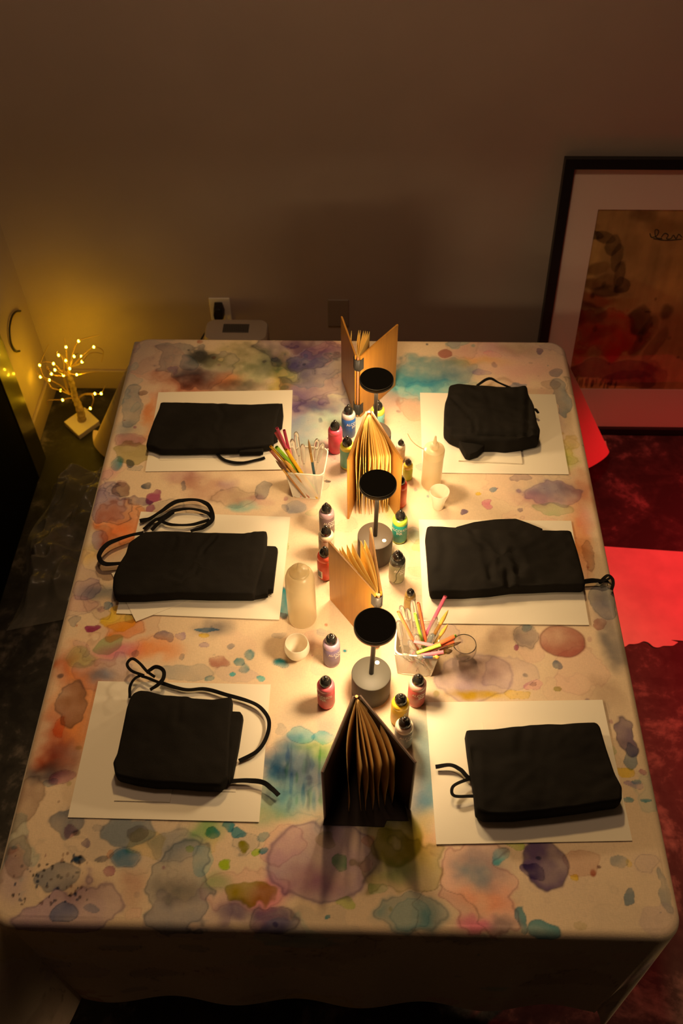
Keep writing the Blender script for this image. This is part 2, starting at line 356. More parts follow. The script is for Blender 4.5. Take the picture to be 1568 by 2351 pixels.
# second to third row, left
blob(278, 1425, 44, 28, 'yellow', .9, rim=.3); blob(290, 1446, 46, 22, 'orange', .7, soft=.2); blob(305, 1418, 24, 14, 'bgrey', .5); blob(248, 1392, 14, 8, 'blue', .75); blob(230, 1397, 9, 7, 'magenta', .5)
blob(216, 1448, 17, 9, 'magenta', .85, warp=.6); blob(166, 1430, 14, 13, 'grey', .75); blob(258, 1476, 34, 20, 'green', .45, rim=.5); blob(190, 1505, 36, 22, 'green', .4, soft=.3); sblob(280, 1494, 50, 16, 'pink', .8)
blob(373, 1459, 20, 14, 'purple', .85, rim=.5); blob(414, 1463, 17, 8, 'mauve', .8, warp=.7); sblob(370, 1495, 52, 26, 'orange', .75); sblob(495, 1440, 36, 20, 'navy', .65); blob(478, 1448, 30, 5, 'blue', .7); blob(470, 1460, 12, 5, 'yellow', .8)
blob(467, 1478, 12, 8, 'mauve', .9); blob(530, 1486, 9, 7, 'grey', .7); blob(506, 1521, 24, 14, 'red', .6, warp=.6, soft=.2); blob(571, 1505, 13, 9, 'dteal', .85, soft=.3); blob(549, 1520, 11, 8, 'dteal', .8); blob(560, 1534, 16, 12, 'dteal', .75, soft=.3)
blob(645, 1522, 15, 8, 'dteal', .85, soft=.35); blob(599, 1561, 10, 7, 'teal', .9); blob(480, 1558, 8, 6, 'dteal', .8); blob(536, 1549, 7, 5, 'teal', .9); blob(415, 1511, 8, 7, 'grey', .7); blob(310, 1500, 8, 7, 'grey', .7); blob(640, 1460, 12, 8, 'grey', .3)
sblob(165, 1600, 70, 110, 'orange', .85); blob(162, 1605, 40, 50, 'grey', .75, rim=.6); sblob(140, 1530, 30, 40, 'rust', .55); sblob(105, 1690, 50, 50, 'rust', .85); sblob(140, 1720, 40, 40, 'purple', .6); sblob(95, 1760, 50, 24, 'navy', .7)
blob(143, 1778, 26, 20, 'magenta', .7, soft=.25); blob(140, 1670, 16, 20, 'orange', .6, rim=.8); sblob(120, 1740, 40, 20, 'orange', .5); blob(55, 1840, 54, 90, 'brown', .55, rim=.5); blob(250, 1540, 70, 42, 'mauve', .4, rim=.6); sblob(235, 1550, 30, 16, 'blue', .5)
blob(420, 1548, 60, 20, 'bgrey', .45, rim=.5); blob(540, 1551, 60, 22, 'mauve', .25, rim=.5)
# near edge, left to right
blob(163, 1894, 42, 32, 'grey', .8, rim=.4); blob(168, 1910, 17, 12, 'magenta', .5); blob(228, 1899, 12, 10, 'grey', .3, rim=.9); blob(300, 1905, 60, 34, 'bgrey', .7, rim=.4); blob(320, 1910, 22, 20, 'brown', .5); blob(202, 1938, 13, 10, 'purple', .6); blob(118, 1795, 14, 10, 'bgrey', .5)
blob(285, 1965, 32, 24, 'blue', .85, soft=.3); blob(186, 1973, 13, 11, 'navy', .98, soft=.25); blob(232, 1973, 15, 7, 'navy', .95, soft=.25); blob(250, 1963, 8, 12, 'orange', .7); blob(245, 2003, 17, 15, 'magenta', .9, warp=.6); blob(132, 2004, 48, 30, 'grey', .75, rim=.4)
blob(140, 2088, 105, 76, 'mauve', .75, rim=.6); sblob(190, 2040, 60, 30, 'brown', .5); blob(147, 2092, 28, 28, 'bgrey', .75, rim=.8); blob(210, 2089, 22, 10, 'bgrey', .6, rim=.4); blob(45, 1970, 26, 46, 'brown', .5); sblob(30, 2010, 34, 50, 'mauve', .5)
sblob(295, 2040, 30, 40, 'red', .55); blob(300, 2095, 26, 22, 'peach', .4, rim=.8); blob(405, 2040, 80, 110, 'bgrey', .62, rim=.75); sblob(400, 2040, 50, 30, 'black', .65); blob(400, 1940, 60, 40, 'bgrey', .55, soft=.25); blob(460, 1975, 30, 28, 'teal', .45, rim=.5)
sblob(470, 1905, 40, 34, 'green', .8); blob(530, 1903, 18, 14, 'dteal', .8); blob(554, 1916, 16, 13, 'dteal', .75, rim=.5); blob(602, 1920, 15, 12, 'dteal', .75, rim=.5); blob(490, 1918, 18, 12, 'dteal', .8); blob(606, 1957, 10, 9, 'dteal', .8); blob(590, 1960, 10, 9, 'lime', .9)
blob(521, 1980, 12, 12, 'lime', 1, soft=.2); blob(562, 1949, 11, 12, 'olive', .9, soft=.2); blob(435, 1952, 10, 8, 'lime', .7); blob(580, 2050, 60, 33, 'olive', .95, warp=.9, rim=.2); sblob(500, 2025, 34, 26, 'green', .6); blob(560, 2040, 110, 50, 'peach', .5, rim=.6)
sblob(540, 2095, 44, 26, 'purple', .85); blob(630, 2118, 58, 38, 'purple', .8, soft=.2); sblob(620, 2060, 40, 34, 'pink', .85); blob(655, 1958, 50, 40, 'peach', .6, rim=.6); blob(745, 1985, 128, 88, 'mauve', .85, rim=.6, warp=.2); sblob(720, 2030, 70, 28, 'magenta', .6)
blob(790, 1982, 19, 16, 'green', .75, warp=.7); blob(750, 1935, 24, 26, 'olive', .45, rim=.4); blob(842, 1935, 18, 18, 'orange', .6); blob(838, 1990, 14, 14, 'peach', .6, rim=.8); blob(905, 1925, 68, 62, 'olive', 1, rim=.15, warp=.12); blob(935, 1990, 95, 80, 'olive', .5, rim=.6); sblob(915, 2000, 40, 30, 'green', .5)
sblob(960, 1930, 40, 60, 'yellow', .5); blob(945, 2113, 78, 48, 'dteal', .72, rim=.5, soft=.2); blob(945, 2115, 54, 34, 'teal', .4, rim=.7); blob(1110, 2045, 96, 84, 'peach', .75, rim=.7); sblob(1110, 1995, 60, 34, 'grey', .75); sblob(1090, 2000, 34, 20, 'teal', .5); sblob(1100, 2126, 40, 18, 'pink', .95); sblob(1120, 2060, 60, 30, 'orange', .45)
blob(1258, 1985, 46, 54, 'purple', .95, rim=.5, warp=.3); blob(1222, 2000, 22, 20, 'purple', .8); blob(1150, 1966, 16, 13, 'teal', .8, soft=.3); blob(1185, 1944, 24, 14, 'lime', .8); blob(1198, 2116, 16, 32, 'dteal', .7); blob(1252, 2138, 40, 24, 'dteal', .75); sblob(1165, 2130, 40, 18, 'navy', .5)
blob(1320, 2014, 12, 12, 'yellow', .8, warp=.8); blob(1448, 2064, 15, 18, 'bgrey', .75, warp=.7); blob(1418, 1972, 16, 16, 'bgrey', .55, warp=.7); blob(1440, 1982, 8, 10, 'yellow', .6); blob(1525, 2050, 12, 50, 'bgrey', .5, rim=.5); blob(1375, 1990, 5, 4, 'brown', .8); blob(1330, 2125, 16, 10, 'olive', .3)
sblob(1020, 1930, 60, 30, 'peach', .5); blob(870, 2040, 20, 12, 'green', .4); blob(800, 2075, 26, 16, 'lime', .5); blob(752, 2107, 6, 5, 'dteal', .9)
# in front of the near lamp
sblob(690, 1770, 80, 60, 'blue', .95); sblob(650, 1790, 50, 70, 'dteal', .85); sblob(710, 1790, 70, 40, 'navy', .8); sblob(740, 1748, 44, 30, 'green', .85); sblob(740, 1722, 56, 20, 'lime', .7); blob(688, 1694, 32, 18, 'teal', .85, soft=.2); blob(740, 1694, 22, 13, 'teal', .7, soft=.2)
sblob(650, 1850, 70, 46, 'teal', .7); sblob(620, 1880, 50, 20, 'green', .5); blob(645, 1675, 14, 12, 'bgrey', .3); sblob(975, 1760, 40, 90, 'teal', .75); sblob(965, 1800, 34, 70, 'blue', .7); sblob(900, 1840, 60, 60, 'blue', .5); sblob(960, 1700, 30, 40, 'bgrey', .6); sblob(800, 1840, 90, 60, 'bgrey', .6)
sblob(780, 1640, 70, 40, 'pink', .25); sblob(700, 1660, 60, 40, 'bgrey', .3)
for k in range(26):                                # ragged blue drips
    blob(random.uniform(615, 770), random.uniform(1720, 1850), random.uniform(3, 7), random.uniform(10, 30), random.choice(['blue', 'dteal', 'navy', 'green']), random.uniform(.3, .7), soft=.4, rim=0)
# right side
blob(1292, 1472, 55, 36, 'red', .72, rim=.6, warp=.15); blob(1205, 1468, 28, 26, 'navy', .75, soft=.3); sblob(1165, 1460, 34, 18, 'brown', .7); blob(1207, 1442, 13, 9, 'dteal', .8, soft=.3); blob(1085, 1555, 90, 60, 'mauve', .5, rim=.6, warp=.2); sblob(1080, 1575, 60, 30, 'purple', .35)
sblob(1100, 1598, 60, 10, 'yellow', .95); blob(1185, 1592, 30, 12, 'yellow', .75); blob(1281, 1531, 11, 8, 'grey', .85); blob(1222, 1573, 18, 12, 'pink', .7); blob(1222, 1572, 8, 5, 'brown', .8); blob(1281, 1580, 9, 6, 'olive', .7); sblob(1110, 1535, 50, 24, 'brown', .9); blob(1160, 1545, 70, 40, 'mauve', .35, rim=.6)
blob(1190, 1490, 8, 7, 'magenta', .7); sblob(1150, 1500, 60, 40, 'brown', .4); blob(1265, 1130, 74, 36, 'mauve', .8, rim=.4); sblob(1260, 1122, 60, 24, 'bgrey', .7); sblob(1230, 1150, 36, 24, 'magenta', .5); sblob(1330, 1130, 46, 50, 'rust', .65); blob(1270, 1172, 44, 16, 'green', .4); blob(1190, 1096, 26, 8, 'purple', .6)
blob(1121, 1155, 12, 12, 'pink', .85); blob(1130, 1122, 11, 6, 'blue', .75, warp=.8); blob(1098, 1135, 7, 4, 'yellow', .9); blob(1068, 1178, 10, 7, 'purple', .75); blob(1195, 1172, 7, 5, 'purple', .7); sblob(1330, 1240, 30, 70, 'orange', .9); blob(1350, 1275, 16, 32, 'brown', .6, rim=.6); sblob(1345, 1200, 20, 30, 'pink', .5)
blob(1395, 1380, 40, 44, 'bgrey', .55, rim=.7); sblob(1390, 1400, 30, 40, 'purple', .5); blob(1375, 1434, 15, 13, 'red', .6); sblob(1415, 1480, 24, 50, 'navy', .6); blob(1350, 1530, 60, 60, 'peach', .25, rim=.8); sblob(1400, 1600, 40, 40, 'brown', .5); blob(1436, 1690, 26, 38, 'purple', .85, warp=.8)
blob(1450, 1740, 14, 30, 'bgrey', .7); blob(1435, 1772, 24, 10, 'yellow', .7); blob(1452, 1800, 18, 8, 'mauve', .7); blob(1440, 1838, 14, 5, 'dteal', .85); blob(1482, 1838, 14, 5, 'dteal', .7); blob(1460, 1795, 10, 5, 'dteal', .6); blob(1400, 1740, 16, 24, 'green', .35); blob(1475, 1775, 8, 6, 'magenta', .6)
blob(955, 1268, 34, 60, 'green', .35, rim=.3, soft=.2); blob(950, 1228, 16, 22, 'bgrey', .6, soft=.4); blob(945, 1318, 26, 16, 'grey', .3, rim=.6); sblob(930, 1400, 30, 40, 'peach', .5); blob(963, 1074, 10, 8, 'bgrey', .6, soft=.3)
blob(650, 1380, 18, 34, 'dteal', .9, soft=.15); blob(643, 1412, 16, 9, 'red', .6); blob(620, 1210, 12, 10, 'peach', .5); sblob(690, 1140, 40, 30, 'peach', .3); blob(655, 1255, 8, 10, 'green', .6); blob(793, 1496, 5, 4, 'dteal', .9, soft=.5); blob(745, 1450, 14, 8, 'dteal', .3)
sblob(770, 1080, 40, 30, 'mauve', .35); sblob(900, 1170, 20, 20, 'lime', .4)
pals = list(PAL)
for k in range(420):                               # fine splatter
    x = random.uniform(gx[0], gx[-1]); y = random.uniform(gy[0], gy[-1]); r = abs(random.gauss(0, .0028))+.0012
    paint(CC, GX, GY, NX, NY, x, y, r, r*random.uniform(.6, 1.4), PAL[random.choice(['navy', 'magenta', 'brown', 'grey', 'dteal', 'rust', 'purple', 'olive', 'black'])], random.uniform(.3, .85), .3, 0, .5)
for k in range(70):                                # dark ragged dashes near the left corner
    blob(random.uniform(30, 200), random.uniform(1960, 2080), random.uniform(1.5, 4), random.uniform(2, 6), random.choice(['black', 'navy', 'brown']), .7, soft=.3, rim=0)
cl = grid_obj('canvas_drop_cloth', cloth_P, CC, attr_mat('stained_canvas', 'stain', .9, weave=.10, spec=.15), 'stain')
tag(cl, 'ink-stained canvas cloth draped over the long table', 'tablecloth')

# ================================================================== papers and cards
paper_m = mat('drawing_paper', (.80, .74, .62), .8, spec=.2, bump=.05, bscale=400)
ZP = ZT+.0032
def sheet(name, corners, z0, th, m, label, cat, group=None):
    c = [at(x, y, z0+th) for x, y in corners]
    ctr = sum(c)/4
    o = empty(name, (ctr[0], ctr[1], z0)); bpy.data.objects.remove(o)
    mb = MB(); mb.hexa([(p[0]-ctr[0], p[1]-ctr[1], 0) for p in reversed(c)]+[(p[0]-ctr[0], p[1]-ctr[1], th) for p in reversed(c)])
    ob = mb.build(name, m); ob.location = (ctr[0], ctr[1], z0)
    return tag(ob, label, cat, group)
G = 'large white sheets on the table'
sheet('drawing_paper', [(363.8, 900.5), (671.7, 895.5), (665.5, 1077.4), (333.5, 1082.5)], ZP, .001, paper_m, 'large white paper sheet in the far left corner of the table, under an apron', 'paper', G)
sheet('drawing_paper', [(964.2, 901.6), (1274.2, 905.4), (1306, 1088.8), (970, 1085)], ZP, .001, paper_m, 'large white paper sheet in the far right corner of the table, under the lumpy apron', 'paper', G)
sheet('drawing_paper', [(323.3, 1174.5), (666.5, 1187), (641.2, 1422.8), (266.9, 1408.3)], ZP, .001, paper_m, 'large white paper sheet midway along the left side of the table', 'paper', G)
sheet('drawing_paper', [(961.3, 1192.8), (1311.1, 1195.7), (1352.6, 1434.8), (972, 1431)], ZP, .001, paper_m, 'large white paper sheet midway along the right side of the table', 'paper', G)
sheet('drawing_paper', [(225.5, 1563.8), (621.4, 1571.4), (594.9, 1887.2), (155.6, 1876.5)], ZP, .001, paper_m, 'large white paper sheet nearest on the left, under the apron with the tied bow', 'paper', G)
sheet('drawing_paper', [(977.4, 1612.4), (1382.9, 1606.6), (1451.7, 1930), (1001.5, 1938.4)], ZP, .001, paper_m, 'large white paper sheet nearest on the right, beside the ink bottles', 'paper', G)
ZC = ZP+.0012; G2 = 'small cards under the aprons'
sheet('card', [(375, 990), (470, 988), (474, 1054), (366, 1056)], ZC, .0008, paper_m, 'thin white card showing below the apron in the far left corner', 'card', G2)
sheet('card', [(1062, 1000), (1192, 998), (1199, 1064), (1053, 1057)], ZC, .004, paper_m, 'thick white card poking out under the lumpy apron in the far right corner', 'card', G2)
sheet('card', [(256, 1316), (372, 1262), (435, 1378), (312, 1427)], ZC, .0008, paper_m, 'white card turned askew, corner poking out under the left middle apron', 'card', G2)
sheet('card', [(520, 1232), (629, 1233), (624, 1368), (520, 1366)], ZC, .0008, paper_m, 'white card whose right edge shows beside the left middle apron', 'card', G2)
sheet('card', [(271, 1780), (400, 1786), (390, 1841.5), (262, 1838)], ZC, .002, paper_m, 'white card sticking out in front of the near left apron', 'card', G2)
sheet('card', [(1108.6, 1658), (1300, 1664), (1300, 1720), (1112, 1720)], ZC, .0025, paper_m, 'white card whose top edge shows behind the near right apron', 'card', G2)
sheet('card', [(500, 1618), (552, 1620), (541, 1818), (480, 1816)], ZC, .0008, paper_m, 'white card showing along the right edge of the near left apron', 'card', G2)

# ================================================================== aprons
cloth_m = mat('black_cotton', (.012, .0105, .009), .9, spec=.10, bump=.35, bscale=700, var=.25, vscale=9)
strap_m = mat('black_tape', (.005, .0045, .0045), .85, spec=.15, bump=.3, bscale=900)
ZA = ZC+.004
def cxy(crop, p): ox, oy, s = crop; return ox+p[0]/s, oy+p[1]/s
def resample(P, n):
    P = np.array(P); P2 = np.vstack([P, P[:1]]); seg = np.hypot(*(P2[1:]-P2[:-1]).T); L = np.concatenate([[0], np.cumsum(seg)])
    s = np.linspace(0, L[-1], n, endpoint=False)
    return np.stack([np.interp(s, L, P2[:, 0]), np.interp(s, L, P2[:, 1])], -1)
def pad(name, crop, outline, z0, h, parent, origin, m=cloth_m, creases=(), n=220, puff=.006, seed=1, wr=.0022):
    pts = [cxy(crop, p) for p in outline]; ys = [p[1] for p in pts]; y0, y1 = min(ys), max(ys)
    W = np.array([at(px, py, z0+h*(1-.9*(py-y0)/(y1-y0)))[:2] for px, py in pts])
    W = resample(W, n); W = .25*np.roll(W, 1, 0)+.5*W+.25*np.roll(W, -1, 0)
    c = W.mean(0)
    rings = [(.985, 0), (1.0, h*.25), (1.0, h*.65), (.990, h*.9), (.972, h)]+[(s, h) for s in (.95, .92, .88, .84, .79, .74, .68, .62, .56, .5, .44, .38, .32, .26, .2, .14, .08)]
    cr = [([np.array(at(*cxy(crop, p), z0+h)[:2]) for p in line], d, w) for line, d, w in creases]
    def top(p, s):
        z = puff*(1-s)**.6
        v = Vector((p[0]*22+seed*7, p[1]*26+seed*3, seed)); z += wr*mnoise.noise(v)*min(1, (1-s)*12)+wr*.6*mnoise.noise(v*2.3)*min(1, (1-s)*12)
        for line, d, w in cr:
            best = 9
            for a, b in zip(line[:-1], line[1:]):
                ab = b-a; tt = np.clip(np.dot(p-a, ab)/(ab@ab), 0, 1); best = min(best, np.linalg.norm(p-a-ab*tt))
            z += -d*math.exp(-(best/w)**2)+.7*d*math.exp(-((best-2.2*w)/(1.3*w))**2)
        return z
    vs = []; fs = []
    for k, (s, z) in enumerate(rings):
        for i in range(n):
            p = c+(W[i]-c)*s
            lay = .0012*math.sin(z/h*PI*5) if k < 4 else 0
            q = p+(W[i]-c)*lay*3
            zz = z0+z+(top(p, s) if k >= 4 else 0)
            vs.append((q[0]-origin[0], q[1]-origin[1], zz-origin[2]))
    for k in range(len(rings)-1):
        for i in range(n):
            j = (i+1) % n; fs.append((k*n+i, k*n+j, (k+1)*n+j, (k+1)*n+i))
    vs.append((c[0]-origin[0], c[1]-origin[1], z0+h+top(c, 0)-origin[2])); L = len(vs)-1; b = (len(rings)-1)*n
    for i in range(n): fs.append((b+i, b+(i+1) % n, L))
    fs.append(tuple(reversed(range(n))))
    return MB().add(vs, fs).build(name, m, parent, smooth=70)
def ribbon(name, crop, pts, z, wpx, parent, origin, m=strap_m, lift=0, twist=.5, seed=0, zs=None):
    P = []
    for i, p in enumerate(pts):
        zz = z if zs is None else zs[i]
        P.append(at(*cxy(crop, p), zz))
    C = catmull(P, 9); n = len(C)
    pm = cxy(crop, pts[len(pts)//2]); cc = at(*pm, z); w = .80*wpx/((pj(cc+[.01, 0, 0])[0]-pj(cc)[0])/.01)
    vs = []; fs = []
    for i, p in enumerate(C):
        tv = C[min(i+1, n-1)]-C[max(i-1, 0)]; tv /= np.linalg.norm(tv)+1e-9
        side = np.cross(tv, [0, 0, 1]); side /= np.linalg.norm(side)+1e-9
        a = twist*math.sin(i*.21+seed); nrm = np.cross(side, tv)
        sv = side*math.cos(a)+nrm*math.sin(a)*1.0; nv = np.cross(sv, tv)
        zl = lift*math.sin(PI*i/(n-1))+abs(math.sin(a))*w*.5
        for (u, v) in ((-.5, -.0009), (.5, -.0009), (.5, .0009), (-.5, .0009)):
            q = p+sv*u*w+nv*v+np.array([0, 0, zl]); vs.append(q-origin)
    for i in range(n-1):
        for k in range(4):
            j = (k+1) % 4; fs.append((i*4+k, i*4+j, i*4+4+j, i*4+4+k))
    fs += [(3, 2, 1, 0), tuple((n-1)*4+k for k in range(4))]
    return MB().add(vs, fs).build(name, m, parent, smooth=50)
def apron(crop, main, label, creases=(), under=(), straps=(), h=.026, seed=1, extra=(), puff=.006, wr=.0022):
    c = at(*cxy(crop, np.mean(main, 0)), ZA); org = np.array([c[0], c[1], ZA])
    t = empty('folded_apron', org, label, 'apron', 'folded black aprons')
    for u in under: pad('under_fold', crop, u, ZA, h*.55, t, org, seed=seed+5, puff=.002)
    pad('folded_cloth', crop, main, ZA, h, t, org, creases=creases, seed=seed, puff=puff, wr=wr)
    for nm, outl, z0, hh in extra: pad(nm, crop, outl, ZA+z0, hh, t, org, seed=seed+9, puff=.004)
    for k, s in enumerate(straps):
        pts, w = s[0], s[1]; o = s[2] if len(s) > 2 else {}
        ribbon('strap', crop, pts, o.get('z', ZA+.003), w, t, org, lift=o.get('lift', .004), twist=o.get('twist', .35), seed=k*1.7+seed)
    return t
c1 = (320, 880, 3.92)
apron(c1, [(188, 166), (500, 175), (760, 184), (780, 179), (802, 186), (1010, 192), (1280, 176), (1250, 300), (1218, 480), (1207, 592), (1115, 607), (850, 635), (560, 640), (420, 645), (190, 645), (130, 612), (65, 605), (85, 500), (130, 350), (175, 230)],
      'flat wide black apron in the far left corner, one tie trailing in front', seed=1, h=.022, wr=.003,
      creases=[([(700, 200), (760, 300), (720, 420)], .0015, .006)],
      under=[[(1250, 180), (1287, 178), (1296, 280), (1284, 398), (1240, 430), (1247, 528), (1215, 545), (1180, 400)], [(900, 560), (1118, 600), (1112, 640), (900, 650)]],
      straps=[([(690, 630), (760, 690), (860, 722), (960, 716), (1060, 692), (1130, 672)], 8.5, dict(z=ZA-.001, lift=.002))])
c2 = (940, 860, 3.92)
apron(c2, [(355, 100), (430, 80), (620, 95), (900, 118), (1062, 105), (1070, 180), (1100, 260), (1120, 330), (1140, 480), (1165, 560), (1155, 640), (1000, 680), (860, 700), (770, 690), (640, 690), (560, 680), (470, 660), (350, 600), (305, 540), (310, 400), (315, 280), (340, 200)],
      'lumpy bundled black apron with a rolled hem in the far right corner', seed=2, h=.040, wr=.0045, puff=.010,
      creases=[([(330, 525), (700, 545), (1060, 550)], .006, .006), ([(390, 220), (520, 350), (575, 430), (590, 520)], .003, .005), ([(1070, 120), (1060, 550)], .004, .006)],
      extra=[('rolled_hem', [(420, 545), (520, 560), (640, 575), (700, 620), (660, 680), (610, 735), (540, 768), (502, 755), (470, 680)], .004, .022)],
      straps=[([(610, 100), (680, 58), (740, 50), (800, 82), (910, 120)], 8, dict(z=ZA+.018)), ([(1110, 325), (1135, 330), (1160, 350)], 8, dict(z=ZA+.016))])
c3 = (210, 1130, 3.336)
apron(c3, [(400, 300), (560, 293), (720, 300), (900, 308), (1100, 312), (1200, 315), (1225, 302), (1345, 292), (1340, 480), (1300, 640), (1255, 830), (900, 828), (680, 820), (400, 840), (190, 842), (172, 780), (175, 680), (210, 580), (265, 480), (285, 390)],
      'black apron with long looped ties, midway along the left side', seed=3, h=.028,
      creases=[([(650, 360), (600, 520), (600, 640), (700, 680), (790, 630), (850, 540), (860, 450), (950, 350)], .0022, .004), ([(1220, 310), (1190, 640)], .002, .004)],
      under=[[(1300, 405), (1410, 410), (1427, 430), (1392, 770), (1352, 778), (1352, 805), (1240, 828), (1280, 600)]],
      straps=[([(400, 312), (300, 345), (160, 400), (85, 468), (66, 520), (110, 560), (275, 545)], 13, dict(z=ZA+.008, lift=.01)),
              ([(370, 225), (450, 205), (520, 165), (600, 110), (680, 75), (800, 70), (880, 95), (920, 150), (925, 220), (860, 270), (760, 302)], 12),
              ([(400, 285), (480, 225), (560, 195), (640, 150), (760, 137), (880, 160), (922, 195)], 10), ([(440, 262), (500, 215), (580, 250), (680, 262), (780, 252), (905, 215)], 9), ([(460, 292), (545, 225), (630, 158)], 10)])
c4 = (940, 1180, 3.267)
apron(c4, [(130, 88), (340, 100), (600, 118), (760, 122), (1000, 122), (1215, 125), (1260, 300), (1300, 500), (1310, 580), (1100, 580), (900, 590), (760, 595), (600, 620), (400, 635), (150, 637), (140, 560), (130, 350), (118, 160)],
      'wide creased black apron midway along the right side, a knotted tie over the edge', seed=4, h=.030, wr=.004, puff=.008,
      creases=[([(560, 260), (590, 380), (612, 490)], .004, .006), ([(735, 450), (745, 590)], .005, .006), ([(770, 300), (825, 400), (805, 450)], .005, .007), ([(250, 160), (270, 300), (240, 440)], .003, .008), ([(470, 130), (500, 220)], .002, .006)],
      under=[[(340, 112), (480, 64), (640, 40), (800, 33), (900, 76), (1000, 126), (900, 200), (450, 200)]],
      straps=[([(1290, 515), (1380, 508), (1440, 512), (1490, 500)], 14, dict(z=ZA+.004)), ([(1420, 520), (1480, 470), (1515, 490), (1525, 530), (1515, 570)], 9, dict(z=ZA+.003)), ([(1430, 522), (1490, 495), (1500, 480)], 6, dict(z=ZA+.008))])
c5 = (140, 1500, 3.0154)
apron(c5, [(500, 270), (540, 250), (600, 255), (700, 285), (890, 298), (900, 308), (1060, 320), (1185, 300), (1180, 420), (1170, 600), (1165, 900), (1115, 960), (960, 955), (800, 940), (660, 938), (520, 915), (390, 880), (372, 790), (400, 720), (430, 540), (455, 380), (480, 300)],
      'square folded black apron nearest on the left, its tie knotted in a bow', seed=5, h=.034,
      creases=[([(820, 300), (810, 480)], .001, .006)],
      under=[[(1150, 395), (1240, 400), (1260, 430), (1232, 640), (1192, 870), (1165, 915), (1150, 700)]],
      straps=[([(478, 310), (482, 240), (520, 180), (570, 150)], 8, dict(z=ZA+.012, lift=.006)), ([(575, 155), (495, 132), (464, 92), (500, 55), (550, 85), (600, 135), (650, 165)], 8, dict(z=ZA+.016, lift=.01)),
              ([(590, 135), (655, 104), (712, 132), (712, 190), (665, 232), (618, 255)], 11, dict(z=ZA+.016, lift=.008)), ([(560, 160), (620, 185), (700, 213)], 8, dict(z=ZA+.014)),
              ([(690, 205), (860, 255), (1000, 252), (1150, 296), (1280, 332), (1380, 382), (1440, 470), (1425, 580), (1360, 680), (1232, 745)], 11), ([(1160, 888), (1300, 886), (1400, 902), (1460, 942), (1508, 985)], 14)])
c6 = (960, 1580, 3.0154)
apron(c6, [(328, 290), (500, 285), (700, 260), (900, 242), (1000, 245), (1100, 235), (1240, 230), (1262, 260), (1300, 430), (1350, 620), (1395, 720), (1390, 820), (1100, 868), (900, 895), (640, 925), (440, 925), (390, 890), (378, 700), (355, 560), (340, 430)],
      'thick folded black apron nearest on the right, two short ties at its left', seed=6, h=.042, wr=.003,
      creases=[([(385, 440), (400, 850)], .003, .006), ([(720, 280), (700, 450)], .0015, .008), ([(1200, 700), (1330, 620)], .001, .006)],
      straps=[([(120, 545), (220, 538), (290, 570), (340, 620), (395, 640)], 12, dict(z=ZA+.006)), ([(395, 620), (300, 655), (235, 700), (250, 755), (385, 748)], 9, dict(z=ZA+.008, lift=.008))])

# ================================================================== lamps
lb = mat('lamp_grey_metal', (.060, .055, .045), .55, metal=.0, spec=.35)  # base metal of the nearest lamp, its stronger light put into the colour
lp = mat('lamp_black_metal', (.028, .025, .022), .4, metal=.4)
lt = mat('lamp_black_top', (.004, .0035, .003), .8, spec=.1)
ld = mat('lamp_diffuser', (.9, .8, .6), .5, emit=(1, .70, .37), estr=180)
lbt = mat('lamp_button', (.9, .85, .75), .3, emit=(1, .8, .5), estr=.15)
lr = mat('lamp_glow_rim', (.5, .2, .08), .5, emit=(1, .25, .08), estr=.35)
lb2 = mat('lamp_brown_metal', (.058, .043, .031), .55, spec=.35)  # same base metal for the other lamps, dimmer light put into the colour
def lamp(x, y, label, btn, hoff=(0, 0), rim=False):
    t = empty('table_lamp', (x, y, ZT+.0025), label, 'lamp', 'cordless disc table lamps')
    MB().lathe([(.0365, 0), (.039, .002), (.039, .0695), (.0385, .071), (.037, .072), (.0, .072)], 72).build('base', lb if rim else lb2, t, smooth=35)
    MB().tube([(0, 0, .0718), (hoff[0]*.5, hoff[1]*.5, .15), (hoff[0], hoff[1], .2405)], .0047, 20).build('pole', lp, t, smooth=40)
    hx, hy = hoff
    hd = MB().lathe([(.0325, .2362), (.0385, .2362), (.0392, .2375), (.0392, .245), (.0386, .246), (.0375, .2463)], 72, (hx, hy, 0)).build('lamp_head', lp, t, smooth=35)
    MB().lathe([(.0374, .2455), (.0374, .2466), (0, .2466)], 64, (hx, hy, 0)).build('top_plate', lt, hd, smooth=35)
    MB().lathe([(0, .2358), (.0325, .2358), (.0325, .237)], 48, (hx, hy, 0)).build('diffuser', ld, t, smooth=35)
    if rim: MB().lathe([(.0386, .2352), (.0391, .2354), (.0391, .2374), (.0386, .2374), (.0386, .2352)], 72, (hx, hy, 0), caps=False).build('glow_rim', lr, hd, smooth=35)
    MB().lathe([(.0046, .0715), (.0046, .0726), (.004, .0731), (0, .0733)], 24, (btn[0], btn[1], 0)).build('touch_button', lbt, t, smooth=50)
def rel(px, py, x, y, dz=.075): p = at(px, py, ZT+dz); return (p[0]-x, p[1]-y)
lamp(.0335, 1.574, 'black disc lamp farthest back, behind the pale-paged standing notebook', (.02, -.016))
lamp(.0335, 1.256, 'black disc lamp second from the front, its base coloured darker as if dimly lit', rel(882, 1241, .0335, 1.256), (.002, 0))
lamp(.0255, .911, 'black disc lamp nearest the camera, its base coloured paler as if lit', rel(866, 1521, .0255, .911), (.004, 0), True)

